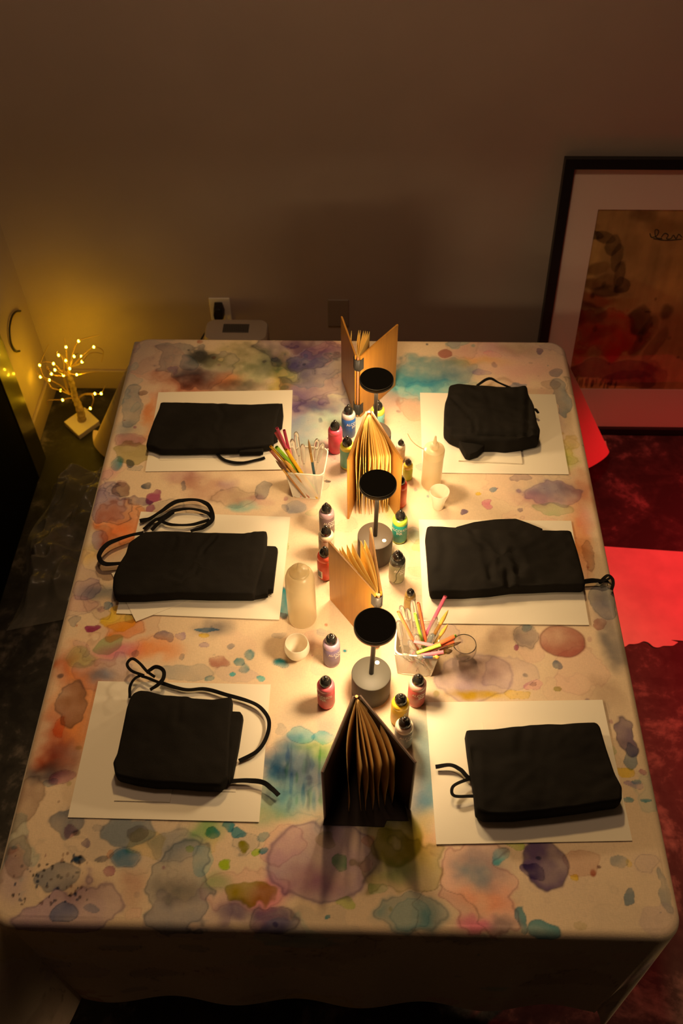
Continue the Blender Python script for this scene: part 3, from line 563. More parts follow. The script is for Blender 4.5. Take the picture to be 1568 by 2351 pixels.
# ================================================================== notebooks
def nodes_wood(name, a, b_, sc=8, rough=.38):
    m = bpy.data.materials.new(name); m.use_nodes = True; nt = m.node_tree; bs = nt.nodes['Principled BSDF']; bs.inputs['Roughness'].default_value = rough
    tc = nt.nodes.new('ShaderNodeTexCoord'); mp = nt.nodes.new('ShaderNodeMapping'); mp.inputs['Scale'].default_value = (sc*8, sc*8, sc*.7)
    n = nt.nodes.new('ShaderNodeTexNoise'); n.inputs['Scale'].default_value = 1.5; n.inputs['Detail'].default_value = 6
    r = nt.nodes.new('ShaderNodeValToRGB'); r.color_ramp.elements[0].color = (*a, 1); r.color_ramp.elements[1].color = (*b_, 1); r.color_ramp.elements[0].position = .3; r.color_ramp.elements[1].position = .7
    nt.links.new(tc.outputs['Object'], mp.inputs['Vector']); nt.links.new(mp.outputs['Vector'], n.inputs['Vector']); nt.links.new(n.outputs['Fac'], r.inputs['Fac']); nt.links.new(r.outputs['Color'], bs.inputs['Base Color'])
    return m
cover_m = nodes_wood('amber_wood', (.42, .175, .018), (.52, .235, .03))
dcover_m = nodes_wood('dark_wood', (.10, .035, .014), (.16, .06, .025))
lining_m = mat('amber_lining', (.40, .19, .035), .5)
edge_m = mat('dark_leather', (.045, .02, .012), .45)
page_m = mat('cream_page', (.80, .56, .17), .8, sss=0, spec=.2)
kraft_m = mat('kraft_page', (.66, .44, .17), .8, spec=.2)
elastic_m = mat('black_elastic', (.03, .028, .028), .6)
greyband_m = mat('grey_band', (.055, .048, .042), .5)
copper_m = mat('copper_edge', (.75, .36, .18), .3, metal=.6)
BH = .205
def notebook(sp, L, R, label, pm, cm, pages, plen=.86, bow=.012, band=elastic_m, wr=0):
    sp = np.array(sp[:2]); L = np.array(L[:2]); R = np.array(R[:2])
    z0 = ZT+.0026
    t = empty('notebook', (sp[0], sp[1], z0), label, 'notebook', 'standing open notebooks')
    def cov(end, sgn):
        d = end-sp; w = np.linalg.norm(d); d /= w; nrm = np.array([-d[1], d[0]])*sgn       # nrm points to the outside
        a = nrm*.004
        def slab(o0, o1, s0, s1, zz0, zz1):
            P = []
            for z in (zz0, zz1):
                for s, o in ((s0, o0), (s1, o0), (s1, o1), (s0, o1)): q = a+d*s+nrm*o; P.append((q[0], q[1], z))
            return MB().hexa(P)
        o = slab(0, .0035, .002, w, 0, BH).build('cover', cm, t, bevel=.0006)
        slab(-.0012, 0, .004, w-.001, .001, BH-.001).build('lining', edge_m if cm is dcover_m else lining_m, o)
        for zz in (.012, BH-.045):
            slab(.0035, .0046, -.002, .012, zz, zz+.034).build('band_end', band, o)
        return a, d, w
    aL, dL, wL = cov(L, SG(sp, L, R)); aR, dR, wR = cov(R, -SG(sp, L, R))
    # spine: two sewn bands round the fold and a copper edged gutter
    mid = -(dL+dR); mid /= np.linalg.norm(mid)+1e-9
    for zz in (.012, BH-.045):
        pts = [aL*1.9+dL*.001, aL*1.1+mid*.004, mid*.006, aR*1.1+mid*.004, aR*1.9+dR*.001]
        pts = catmull([np.array([p[0], p[1], 0]) for p in pts], 5)
        vs = []; fs = []
        for p in pts: vs += [(p[0], p[1], zz), (p[0], p[1], zz+.034)]
        for i in range(len(pts)-1): fs.append((i*2, i*2+2, i*2+3, i*2+1))
        MB().add(vs, fs).build('spine_band', band, t, smooth=60, solid=.0012)
    MB().tube([(mid[0]*.002, mid[1]*.002, .004), (mid[0]*.002, mid[1]*.002, BH-.004)], .0028, 10).build('spine_core', copper_m, t, smooth=60)
    angL = math.atan2(dL[1], dL[0]); angR = math.atan2(dR[1], dR[0])
    da = (angR-angL+PI) % (2*PI)-PI
    for i, f in enumerate(pages):
        an = angL+da*f; w = min(wL, wR)*plen*(1-.02*random.random()); n = 12
        vs = []; fs = []
        for k in range(n+1):
            s = k/n; off = bow*(f-.5)*2*math.sin(s*PI*.9)*(1 if da > 0 else -1)
            x = math.cos(an)*w*s-math.sin(an)*off; y = math.sin(an)*w*s+math.cos(an)*off
            for j in range(5):
                zz = .006+(BH-.014)*j/4
                wv = wr*s*math.sin(j*1.3+i*2.1)
                vs.append((x-math.sin(an)*wv, y+math.cos(an)*wv, zz))
        for k in range(n):
            for j in range(4): a0 = k*5+j; fs.append((a0, a0+5, a0+6, a0+1))
        MB().add(vs, fs).build('page', pm, t, smooth=60, solid=.0007)
    return t
def SG(sp, L, R):                                # +1 when left-hand normal of the cover points away from the pages
    d = L-sp; r = R-sp; nrm = np.array([-d[1], d[0]])
    return 1 if nrm@r < 0 else -1
TZ = ZT+BH
A_s = at(822, 818, TZ); A_L = at(789, 727, TZ); A_R = at(909, 744, TZ)
notebook(A_s, A_L, A_R, 'amber notebook standing at the far end of the table with its spine to the camera', page_m, cover_m, [.12, .30, .34, .42, .47, .52, .57], plen=.68)
B_s = at(847, 946, TZ); B_L = at(804, 1058, TZ); B_R = at(918, 1058, TZ)
notebook(B_s, B_L, B_R, 'amber notebook standing open toward the camera, pale pages lit behind the second lamp', page_m, cover_m, [.13, .20, .27, .34, .42, .5, .56, .62, .68, .74, .80, .87], plen=.90, wr=.002)
C_s = at(869, 1362, TZ); C_L = at(760, 1242, TZ); C_R = at(845, 1213, TZ)
notebook(C_s, C_L, C_R, 'amber notebook standing between the two nearest lamps, broad cover facing the camera', page_m, cover_m, [.12, .2, .34, .48, .72, .82], plen=.88, band=greyband_m)
D_s = at(819, 1600, TZ); D_L = at(746, 1777, TZ); D_R = at(949, 1756, TZ)
notebook(D_s, D_L, D_R, 'dark notebook nearest the camera, standing open with brown pages fanned out', kraft_m, dcover_m, [.27, .42, .50, .58, .66, .76, .85], plen=.86, bow=.02, wr=.002)

# ================================================================== ink bottles
cap_m = mat('black_cap', (.012, .011, .010), .22, spec=.6, coat=.4)
txt_m = mat('label_print', (.85, .80, .72), .6)
def text_mesh(body, size, space=1.05):
    cu = bpy.data.curves.new('t', 'FONT'); cu.body = body; cu.size = size; cu.align_x = 'CENTER'; cu.align_y = 'CENTER'; cu.space_line = .85; cu.space_character = space; cu.offset = size*.015; cu.resolution_u = 3
    ob = bpy.data.objects.new('t', cu); COL.objects.link(ob); bpy.context.view_layer.update()
    me = bpy.data.meshes.new_from_object(ob.evaluated_get(bpy.context.evaluated_depsgraph_get()))
    bm = bmesh.new(); bm.from_mesh(me); bmesh.ops.triangulate(bm, faces=bm.faces)
    bmesh.ops.subdivide_edges(bm, edges=[e for e in bm.edges if e.calc_length() > size*.35], cuts=1)
    V = [v.co.copy() for v in bm.verts]; bm.verts.index_update(); F = [tuple(v.index for v in f.verts) for f in bm.faces]
    bm.free(); bpy.data.objects.remove(ob); bpy.data.curves.remove(cu); bpy.data.meshes.remove(me)
    return V, F
TXT = text_mesh('ALCOHOL\nINK', .0122)
TXT = ([Vector((v.x*.70, v.y, 0)) for v in TXT[0]], TXT[1])
def wrap(V, r, az, z): return [((r)*math.sin(v.x/r+az), -(r)*math.cos(v.x/r+az), z+v.y) for v in V]
def bottle(topx, topy, label, ink, lab, az=0, r=.0172, h=.103, clear=False, small=False, shoulder=None, barcode=None, text=True, xy=None, drip=False):
    p = at(topx, topy, ZT+h) if xy is None else xy
    t = empty('ink_bottle', (p[0], p[1], ZT+.0026), label, 'bottle', 'small ink bottles' if small else 'ink bottles along the table')
    nm = '%.2f_%.2f_%.2f' % tuple(ink)
    bm_ = mat('ink_body_'+nm, ink, .25, trans=.55 if clear else .12, coat=.25, spec=.5)
    hb = h*.745; rc = r*.66
    pr = [(r*.86, 0), (r*.97, .0012), (r, .004), (r, hb-.010), (r*.985, hb-.006), (r*.90, hb-.002), (r*.72, hb+.0005), (rc*.85, hb+.001), (rc*.85, hb+.003)]
    b = MB().lathe(pr, 48).build('bottle_body', bm_, t, smooth=45)
    if shoulder:
        MB().lathe([(r+.0002, hb-.0115), (r+.0002, hb-.0095), (r*.985+.0003, hb-.0058), (r*.90+.0003, hb-.0018), (r*.72, hb+.0009)], 48).build('shoulder', mat('ink_shoulder_%.2f_%.2f' % shoulder[:2], shoulder, .25, coat=.3), b, smooth=50)
    z0, z1 = h*.07, hb-.0125
    lb_ = MB().lathe([(r+.0001, z0), (r+.0004, z0+.0004), (r+.0004, z1-.0004), (r+.0001, z1)], 48).build('label', mat('ink_label_%.2f_%.2f_%.2f' % tuple(lab), lab, .4, var=.12, vscale=90), t, smooth=45)
    if text:
        sc = r/.0172
        V, F = TXT
        MB().add(wrap([Vector((v.x*sc, v.y*sc, 0)) for v in V], r+.0008, az, z0+(z1-z0)*.66), F).build('lettering', txt_m, lb_)
    if barcode is not None:
        q = MB()
        pts = [barcode-.42+.84*i/6 for i in range(7)]
        vs = []
        for a in pts: vs += [((r+.0009)*math.sin(a), -(r+.0009)*math.cos(a), .008), ((r+.0009)*math.sin(a), -(r+.0009)*math.cos(a), .034)]
        q.add(vs, [(i*2, i*2+2, i*2+3, i*2+1) for i in range(6)])
        bc = q.build('barcode_patch', mat('barcode_white', (.85, .78, .66), .6), lb_)
        q = MB(); z = .011
        while z < .032:
            hgt = random.choice((.0005, .0008, .0012)); vs = []
            for a in [barcode-.26+.56*i/5 for i in range(6)]: vs += [((r+.0012)*math.sin(a), -(r+.0012)*math.cos(a), z), ((r+.0012)*math.sin(a), -(r+.0012)*math.cos(a), z+hgt)]
            q.add(vs, [(i*2, i*2+2, i*2+3, i*2+1) for i in range(5)]); z += hgt+random.choice((.0006, .0010))
        q.build('barcode_bars', mat('barcode_black', (.03, .03, .03), .6), bc)
    if drip:
        pts = [(.003*math.sin(k*1.1)+.25*.0172*k/8, k) for k in range(9)]
        P = [((r+.0006)*math.sin(-.35+.08*k+.12*math.sin(k)), -(r+.0006)*math.cos(-.35+.08*k+.12*math.sin(k)), hb-.012-(hb-.02)*(1-k/8)) for k in range(9)]
        MB().tube(catmull(P, 4), .0011, 8).build('dried_drip', mat('dried_ink', (.10, .10, .05), .4), b, smooth=60)
    hc = h-hb
    cp = MB().lathe([(rc*1.04, hb+.0012), (rc*1.06, hb+.002), (rc*1.04, hb+hc*.34), (rc*1.0, hb+hc*.40), (rc*.93, hb+hc*.47), (rc*.78, hb+hc*.60), (rc*.52, hb+hc*.70)], 54, flute=.012, nfl=18).build('cap', cap_m, t, smooth=35)
    MB().lathe([(rc*.55, hb+hc*.66), (rc*.42, hb+hc*.74), (rc*.34, hb+hc*.84), (rc*.33, hb+hc*.93), (rc*.24, hb+hc*.985), (0, hb+hc)], 30).build('cap_tip', cap_m, cp, smooth=50)
    return t
RED = (.62, .07, .07); 
bottle(747, 1555, 'red ink bottle standing alone left of the nearest lamp', (.70, .10, .12), (.55, .09, .10), az=-.35, shoulder=(.75, .13, .17))
bottle(760, 1458, 'lavender ink bottle beside the egg-shaped frosted cup', (.38, .26, .36), (.20, .15, .27), az=.85, shoulder=(.42, .29, .40))
bottle(920, 1173, 'green ink bottle with a teal label beside the second lamp', (.35, .55, .05), (.02, .27, .22), az=-.05, shoulder=(.42, .62, .06))
bottle(914, 1266, 'clear ink bottle with an olive drip down its side', (.55, .52, .38), (.36, .36, .22), az=.75, clear=True, drip=True, shoulder=(.05, .05, .04))
bottle(745, 1257, 'orange-red ink bottle with a barcode, touching the broad amber notebook', (.62, .08, .04), (.60, .07, .035), text=False, barcode=-.75, shoulder=(.66, .09, .05))
bottle(961, 1551, 'rose pink ink bottle in front of the mesh basket on the right', (.60, .16, .14), (.48, .09, .08), az=.55, shoulder=(.72, .36, .30))
bottle(921, 1596, 'yellow ink bottle right of the nearest lamp', (.78, .50, .02), (.70, .42, .02), az=1.5, shoulder=(.82, .54, .03))
bottle(930, 1649, 'white ink bottle beside the dark notebook, nearest the camera', (.62, .58, .50), (.30, .32, .32), az=.65, shoulder=(.80, .70, .55))
bottle(797, 1003, 'yellow-shouldered ink bottle with a teal label, left of the pale-paged notebook', (.62, .55, .04), (.16, .42, .34), az=2.2, shoulder=(.66, .58, .05))
bottle(769, 967, 'pinkish red ink bottle behind the left mesh basket', (.72, .07, .12), (.66, .06, .10), az=2.4, shoulder=(.75, .08, .14))
bottle(800, 931, 'blue ink bottle beside the far notebook spine', (.10, .14, .34), (.02, .10, .38), az=.9, shoulder=(.45, .40, .40))
bottle(868, 921, 'lime ink bottle with a teal label behind the far lamp', (.62, .62, .06), (.20, .48, .44), az=2.0, shoulder=(.70, .66, .06))
bottle(749, 1157, 'dusky purple ink bottle, hindmost in the row of three on the left', (.30, .19, .20), (.16, .10, .11), az=.8, clear=True, shoulder=(.36, .23, .27))
bottle(748, 1209, 'pale clear ink bottle, middle of the row of three on the left', (.62, .56, .42), (.50, .44, .32), az=1.6, clear=True, text=False, shoulder=(.60, .52, .38))
bottle(920, 1092, 'orange ink bottle against the right cover of the pale-paged notebook', (.72, .10, .03), (.70, .12, .035), text=False, shoulder=(.72, .06, .03), r=.0165)
bottle(938, 1055, 'tiny lime ink bottle left of the slim squeeze bottle', (.40, .44, .03), (.36, .42, .03), text=False, r=.0115, h=.068, small=True, shoulder=(.50, .42, .04))
bottle(921, 1010, 'tiny pale silver ink bottle right of the pale-paged notebook', (.62, .50, .38), (.52, .36, .24), text=False, r=.0110, h=.069, small=True, shoulder=(.62, .54, .42))
bottle(943, 1353, 'tiny bronze ink bottle just behind the right mesh basket', (.32, .20, .05), (.36, .24, .07), text=False, r=.0120, h=.072, small=True)

# ================================================================== squeeze bottles and cups
frost_m = milky('frosted_plastic', (.84, .74, .50), .34, .55, .3)
cloudy_m = milky('cloudy_plastic', (.90, .80, .58), .22, .5, .25)
liquid_m = mat('cloudy_liquid', (.80, .66, .38), .35, trans=.35, spec=.3)
clear_m = mat('clear_plastic', (.97, .95, .92), .10, trans=1.0, ior=1.38)
p = (-.1215, 1.084)
t = empty('squeeze_bottle', (*p, ZT+.0026), 'big cloudy squeeze bottle with a rounded top, left of the amber notebook', 'squeeze bottle', 'cloudy squeeze bottles')
MB().lathe([(.026, 0), (.0295, .002), (.0305, .007), (.0305, .128), (.0300, .131), (.0305, .134), (.0300, .148), (.027, .160), (.022, .167), (.0205, .168)], 64).build('bottle_body', frost_m, t, smooth=50)
MB().lathe([(.0205, .1675), (.021, .169), (.0205, .1715), (.016, .1745), (.009, .1765), (.0055, .180), (.0035, .190), (.0026, .197), (0, .198)], 48).build('nozzle_cap', frost_m, t, smooth=50)
p = (.1695, 1.474)
t = empty('squeeze_bottle', (*p, ZT+.0026), 'slim cloudy squeeze bottle with a pointed nozzle, on the edge of the far right paper', 'squeeze bottle', 'cloudy squeeze bottles')
b0 = MB().lathe([(.0205, 0), (.0232, .002), (.0240, .006), (.0240, .098), (.0232, .102)], 56).build('bottle_body', frost_m, t, smooth=50)
cpo = MB().lathe([(.0243, .100), (.0246, .102), (.0246, .119), (.0235, .123), (.018, .126), (.0105, .127), (.0100, .136), (.0085, .139), (.0055, .141), (.0035, .152), (.0022, .163), (0, .164)], 56).build('nozzle_cap', cloudy_m, t, smooth=45)
tp = [np.array(at(x, y, z))-np.array([*p, ZT+.0026]) for x, y, z in ((936, 996, ZT+.085), (944, 1010, ZT+.092), (955, 1021, ZT+.100), (968, 1029, ZT+.108), (981, 1034, ZT+.114))]
MB().tube(catmull(tp, 6), .0009, 8).build('cap_tether', mat('tether_brown', (.30, .17, .06), .5), cpo, smooth=60)
def cup(x, y, prof, label, m, wall=.0013, tilt=None):
    t = MB()
    inner = [(max(0, r-wall), z+(wall if i == 0 else 0)) for i, (r, z) in enumerate(prof)]
    full = [(0, 0)]+prof+[(prof[-1][0]-wall*.5, prof[-1][1]+wall*.5)]+list(reversed(inner))+[(0, wall)]
    o = t.lathe(full, 56).build('measuring_cup', m, smooth=50)
    o.location = (x, y, ZT+.0026)
    if tilt: o.rotation_euler = tilt
    return tag(o, label, 'cup', 'small plastic cups')
def base_at(px, py, r): q = at(px, py, ZT); return q[0], q[1]+r
x, y = base_at(1006, 1175, .0135)
cup(x, y, [(.0125, 0), (.0135, .002), (.0165, .028), (.0172, .031), (.0225, .050), (.0232, .056)], 'stepped frosted cup in front of the slim squeeze bottle', milky('frosted_cup', (1.0, .96, .86), .12, .5))
x, y = base_at(683, 1520, .012)
egg = [(.0115, 0), (.0125, .0015), (.0130, .006), (.0185, .013), (.0240, .022), (.0262, .032), (.0258, .042), (.0240, .050), (.0236, .053)]
cup(x, y, egg, 'egg-shaped frosted cup in front of the big squeeze bottle', _mats['frosted_cup'])
x, y = base_at(1062, 1522, .012)
cup(x, y, egg, 'see-through egg-shaped cup right of the full mesh basket', clear_m)

# ================================================================== mesh baskets with brushes and straws
wire_m = mat('white_wire', (.80, .76, .66), .45)
def basket(rim, h, botscale, label):
    z0 = ZT+.0026
    Rm = [np.array(at(x, y, z0+h)) for x, y in rim]            # BL BR FR FL
    c = sum(Rm)/4; c[2] = 0
    ux = (Rm[1]-Rm[0]+Rm[2]-Rm[3])/2; uy = (Rm[0]-Rm[3]+Rm[1]-Rm[2])/2
    hx, hy = np.linalg.norm(ux[:2])/2, np.linalg.norm(uy[:2])/2; hy = min(hy, hx*.98)
    rz = math.atan2(ux[1], ux[0])
    t = empty('wire_basket', (c[0], c[1], z0), label, 'basket', 'white wire mesh baskets', rz=rz)
    def rr(ax, ay, rc, z, n=7):
        out = []
        for sx, sy, a0 in ((1, 1, 0), (-1, 1, PI/2), (-1, -1, PI), (1, -1, 1.5*PI)):
            for k in range(n): a = a0+PI/2*k/(n-1); out.append((sx*(ax-rc)+rc*math.cos(a), sy*(ay-rc)+rc*math.sin(a), z))
        return out
    for nm, z, s, rad in (('rim', h, 1, .0018), ('bottom_rim', .002, botscale, .0014)):
        L = rr(hx*s, hy*s, .012*s+.002, z); MB().tube(L+[L[0], L[1]], rad, 8, cap=False).build(nm, wire_m, t, smooth=60)
    def wallpt(side, u, v):                                     # u -1..1, v 0..1 (bottom..top)
        s = botscale+(1-botscale)*v; ax, ay = hx*s, hy*s; z = .002+(h-.002)*v
        return {0: (u*ax, -ay, z), 1: (u*ax, ay, z), 2: (-ax, u*ay, z), 3: (ax, u*ay, z)}[side]
    for side in range(4):
        mb = MB(); W = 2*hx*(1+botscale)/2; step = .0036; w = .00062
        nd = int((W+h)/step)
        for sgn in (1, -1):
            for k in range(nd):
                o = -h+k*step
                a0, a1 = max(0, -o), min(h, W-o)
                if a1-a0 < .004: continue
                P = []
                for s_ in (a0, a1):
                    u = ((o+s_)/W*2-1)*sgn; P.append(np.array(wallpt(side, np.clip(u, -.97, .97), s_/h)))
                d = P[1]-P[0]; nrm = np.array([0, -1, .15]) if side < 2 else np.array([-1, 0, .15]); sd = np.cross(d, nrm); sd *= w/2/np.linalg.norm(sd); nn = nrm*.0003
                mb.add([P[0]-sd-nn, P[0]+sd-nn, P[1]+sd-nn, P[1]-sd-nn, P[0]-sd+nn, P[0]+sd+nn, P[1]+sd+nn, P[1]-sd+nn],
                       [(0, 1, 2, 3), (7, 6, 5, 4), (0, 4, 5, 1), (1, 5, 6, 2), (2, 6, 7, 3), (3, 7, 4, 0)])
        for sx in (-.97, .97): mb.tube([wallpt(side, sx, 0), wallpt(side, sx, 1)], .0009, 6)
        mb.build('mesh_wall', wire_m, t)
    mb = MB()
    for k in range(-9, 10):
        f = k/9.5*.96; mb.box(f*hx*botscale-.0004, f*hx*botscale+.0004, -hy*botscale*.96, hy*botscale*.96, .001, .0018); mb.box(-hx*botscale*.96, hx*botscale*.96, f*hy*botscale-.0004, f*hy*botscale+.0004, .001, .0018)
    mb.build('mesh_floor', wire_m, t)
    return t
basket([(667, 1021), (752, 1029), (744, 1094), (656, 1087)], .098, .74, 'white mesh basket behind the left row of bottles, straws leaning left')
basket([(913, 1414), (1012, 1420), (1003, 1517), (905, 1508)], .090, .80, 'white mesh basket right of the nearest lamp, crammed with straws and pipettes')

b1 = (600, 970, 8.711); b2 = (890, 1340, 7.127)
def stick_ends(crop, B, T, zb, zt): return np.array(at(*cxy(crop, B), ZT+zb)), np.array(at(*cxy(crop, T), ZT+zt))
def straw(crop, B, T, zb, zt, r, col, label, group):
    a, b_ = stick_ends(crop, B, T, zb, zt); d = (b_-a); L = np.linalg.norm(d); d /= L
    mb = MB(); n = 16
    z = Vector(d); x = z.orthogonal().normalized(); y = z.cross(x)
    vs = []; fs = []
    for s, rr in ((0, r), (L, r), (L, r*.78), (L*.5, r*.78)):
        for k in range(n): an = 2*PI*k/n; vs.append(z*s+(x*math.cos(an)+y*math.sin(an))*rr)
    for q in range(3):
        for k in range(n): j = (k+1) % n; fs.append((q*n+k, q*n+j, (q+1)*n+j, (q+1)*n+k))
    o = mb.add(vs, fs).build('drinking_straw', mat('straw_%.2f_%.2f_%.2f' % tuple(col), col, .35, trans=.15), smooth=45)
    o.location = a
    return tag(o, label, 'straw', group)
def brush(crop, B, T, zb, zt, r, hcol, tcol, label, group, flat=False):
    a, b_ = stick_ends(crop, B, T, zb, zt); d = b_-a; L = np.linalg.norm(d)
    t = empty('paint_brush', a, label, 'brush', group)
    pt = lambda f: d*f
    MB().tube([pt(0), pt(.2), pt(.5), pt(.62)], [r*.6, r, r*1.1, r], 14).build('handle', mat('brush_h_%.2f_%.2f_%.2f' % tuple(hcol), hcol, .35, coat=.4), t, smooth=50)
    MB().tube([pt(.62), pt(.78)], [r, r*.95], 14).build('ferrule', mat('brass_ferrule', (.62, .40, .12), .3, metal=.8), t, smooth=50)
    MB().tube([pt(.78), pt(.86), pt(.95), pt(1)], [r*.95, r*1.15, r*.7, r*.12], 12).build('bristles', mat('brush_t_%.2f_%.2f_%.2f' % tuple(tcol), tcol, .6), t, smooth=50)
    return t
PK = (.75, .10, .20); YE = (.85, .50, .02); GN = (.30, .62, .04); OR = (.85, .20, .05); G3 = 'straws in the left basket'; G4 = 'brushes in the left basket'
straw(b1, (900, 1400), (312, 112), .006, .215, .0036, PK, 'pink straw with the highest tip in the left basket', G3)
straw(b1, (1010, 1440), (290, 205), .006, .195, .0036, (.80, .14, .16), 'coral straw just below the highest pink one in the left basket', G3)
straw(b1, (760, 1400), (455, 152), .006, .200, .0034, (.60, .06, .14), 'dark pink upright straw in the left basket', G3)
straw(b1, (1120, 1500), (495, 545), .006, .160, .0042, YE, 'yellow straw lying along the green one in the left basket', G3)
straw(b1, (1130, 1410), (300, 492), .006, .170, .0046, GN, 'green straw in the left basket', G3)
straw(b1, (1000, 1350), (185, 478), .006, .172, .0034, (.78, .45, .03), 'mustard straw leaning farthest left in the left basket', G3)
straw(b1, (960, 1490), (180, 555), .006, .165, .0034, (.50, .16, .10), 'brownish red straw, lowest of the left-leaning ones in the left basket', G3)
straw(b1, (800, 1480), (560, 520), .006, .150, .0030, (.85, .30, .28), 'pale pink short straw at the back corner of the left basket', G3)
brush(b1, (1000, 1450), (350, 735), .006, .150, .0034, (.10, .05, .03), (.22, .10, .04), 'brown tipped brush leaning out of the left basket', G4)
brush(b1, (880, 1500), (285, 752), .006, .148, .0026, (.30, .14, .04), (.10, .05, .02), 'thin dark brush, lowest of those in the left basket', G4)
brush(b1, (1060, 1470), (470, 760), .006, .146, .0044, (.50, .22, .03), (.55, .28, .04), 'wide orange-brown brush under the green straw in the left basket', G4)
brush(b1, (1130, 1480), (940, 335), .006, .165, .0030, (.03, .09, .12), (.35, .20, .06), 'dark blue brush standing at the right of the left basket', G4)

G5 = 'straws in the right basket'; G6 = 'brushes in the right basket'; LG = (.38, .66, .08); PO = (.88, .20, .07); P2 = (.85, .22, .30)
straw(b2, (330, 1420), (945, 205), .010, .170, .0036, (.72, .12, .22), 'long pink straw reaching over the paper from the right basket', G5)
straw(b2, (720, 1420), (500, 312), .010, .165, .0034, PO, 'coral upright straw at the back of the right basket', G5)
straw(b2, (690, 1420), (447, 488), .010, .150, .0034, LG, 'lime upright straw in the right basket', G5)
straw(b2, (690, 1450), (172, 455), .010, .165, .0034, (.88, .24, .09), 'pale orange straw leaning left in the right basket', G5)
straw(b2, (740, 1012), (430, 945), .098, .104, .0036, (.90, .30, .36), 'short pink straw lying across the right basket', G5)
straw(b2, (480, 1130), (870, 1000), .094, .112, .0036, LG, 'lime straw lying across the front of the right basket', G5)
straw(b2, (560, 1120), (1095, 862), .090, .112, .0042, PO, 'orange straw jutting right from the right basket, upper one', G5)
straw(b2, (545, 1135), (1085, 940), .086, .100, .0042, (.88, .20, .08), 'orange straw jutting right from the right basket, lower one', G5)
straw(b2, (545, 1175), (915, 1118), .090, .098, .0038, P2, 'pink straw jutting right over the rim of the right basket', G5)
straw(b2, (640, 1090), (1122, 846), .080, .108, .0030, (.30, .62, .06), 'green straw end behind the jutting orange straws in the right basket', G5)
GB = (.62, .36, .05)
brush(b2, (420, 1430), (992, 430), .010, .150, .0036, (.03, .14, .22), GB, 'tall gold tipped brush leaning right in the right basket', G6)
brush(b2, (450, 1450), (985, 662), .010, .128, .0034, (.03, .14, .22), (.72, .38, .06), 'shorter gold tipped brush below the tall one in the right basket', G6)
brush(b2, (640, 1180), (1205, 950), .078, .098, .0026, (.40, .18, .06), (.12, .06, .03), 'dark pointed brush jutting farthest right from the right basket', G6)
brush(b2, (600, 1190), (1060, 1095), .074, .080, .0048, (.42, .26, .10), (.26, .15, .06), 'thick brown brush under the pink straw of the right basket', G6)
brush(b2, (560, 1200), (850, 1205), .092, .096, .0032, (.03, .05, .12), (.78, .42, .05), 'gold tipped brush resting along the front rim of the right basket', G6)
pip_m = mat('pipette_plastic', (.95, .93, .88), .12, trans=.9, ior=1.3)
def pipette(crop, B, T, zb, zt, label, group):
    a, b_ = stick_ends(crop, B, T, zb, zt); d = b_-a
    t = empty('pipette', a, label, 'pipette', group)
    MB().tube([d*0, d*.30, d*.62], [.0011, .0018, .0026], 12).build('stem', pip_m, t, smooth=50)
    MB().tube([d*.62, d*.66, d*.72, d*.90, d*.96, d*.99, d], [.0026, .0042, .0058, .0062, .0054, .0034, .0006], 16).build('bulb', pip_m, t, smooth=60)
    return t
g7 = 'clear pipettes in the right basket'; g8 = 'clear pipettes in the left basket'
pipette(b2, (560, 1430), (405, 265), .012, .150, 'tallest clear pipette, in front of the tiny bronze bottle', g7)
pipette(b2, (520, 1430), (315, 400), .012, .135, 'clear pipette left of the tallest one in the right basket', g7)
pipette(b2, (470, 1420), (215, 355), .012, .140, 'clear pipette at the back left corner of the right basket', g7)
pipette(b2, (520, 1440), (790, 530), .012, .130, 'clear pipette leaning right behind the brushes in the right basket', g7)
pipette(b2, (300, 1440), (175, 600), .012, .110, 'clear pipette along the left rim of the right basket', g7)
pipette(b2, (640, 1440), (350, 930), .012, .106, 'clear pipette crossing under the pale orange straw in the right basket', g7)
pipette(b2, (700, 1380), (250, 1160), .040, .098, 'clear pipette bulb at the front left corner of the right basket', g7)
pipette(b2, (640, 1400), (385, 1095), .040, .100, 'clear pipette bulb behind the front left corner of the right basket', g7)
pipette(b2, (700, 1420), (505, 1180), .050, .098, 'clear pipette bulb at the middle of the front rim of the right basket', g7)
pipette(b2, (470, 1430), (745, 815), .030, .108, 'clear pipette bulb beside the blue brush handles in the right basket', g7)
pipette(b2, (640, 1400), (455, 830), .030, .112, 'clear pipette bulb left of the lime straw in the right basket', g7)
pipette(b1, (850, 1420), (690, 180), .012, .180, 'clear pipette standing tallest at the back of the left basket', g8)
pipette(b1, (800, 1400), (610, 330), .012, .165, 'clear pipette at the back left corner of the left basket', g8)
pipette(b1, (1000, 1420), (1120, 320), .012, .160, 'clear pipette right of the dark blue brush in the left basket', g8)
pipette(b1, (950, 1420), (1240, 400), .012, .150, 'clear pipette at the back right corner of the left basket', g8)
pipette(b1, (900, 1440), (820, 430), .012, .150, 'clear pipette in the middle of the left basket', g8)

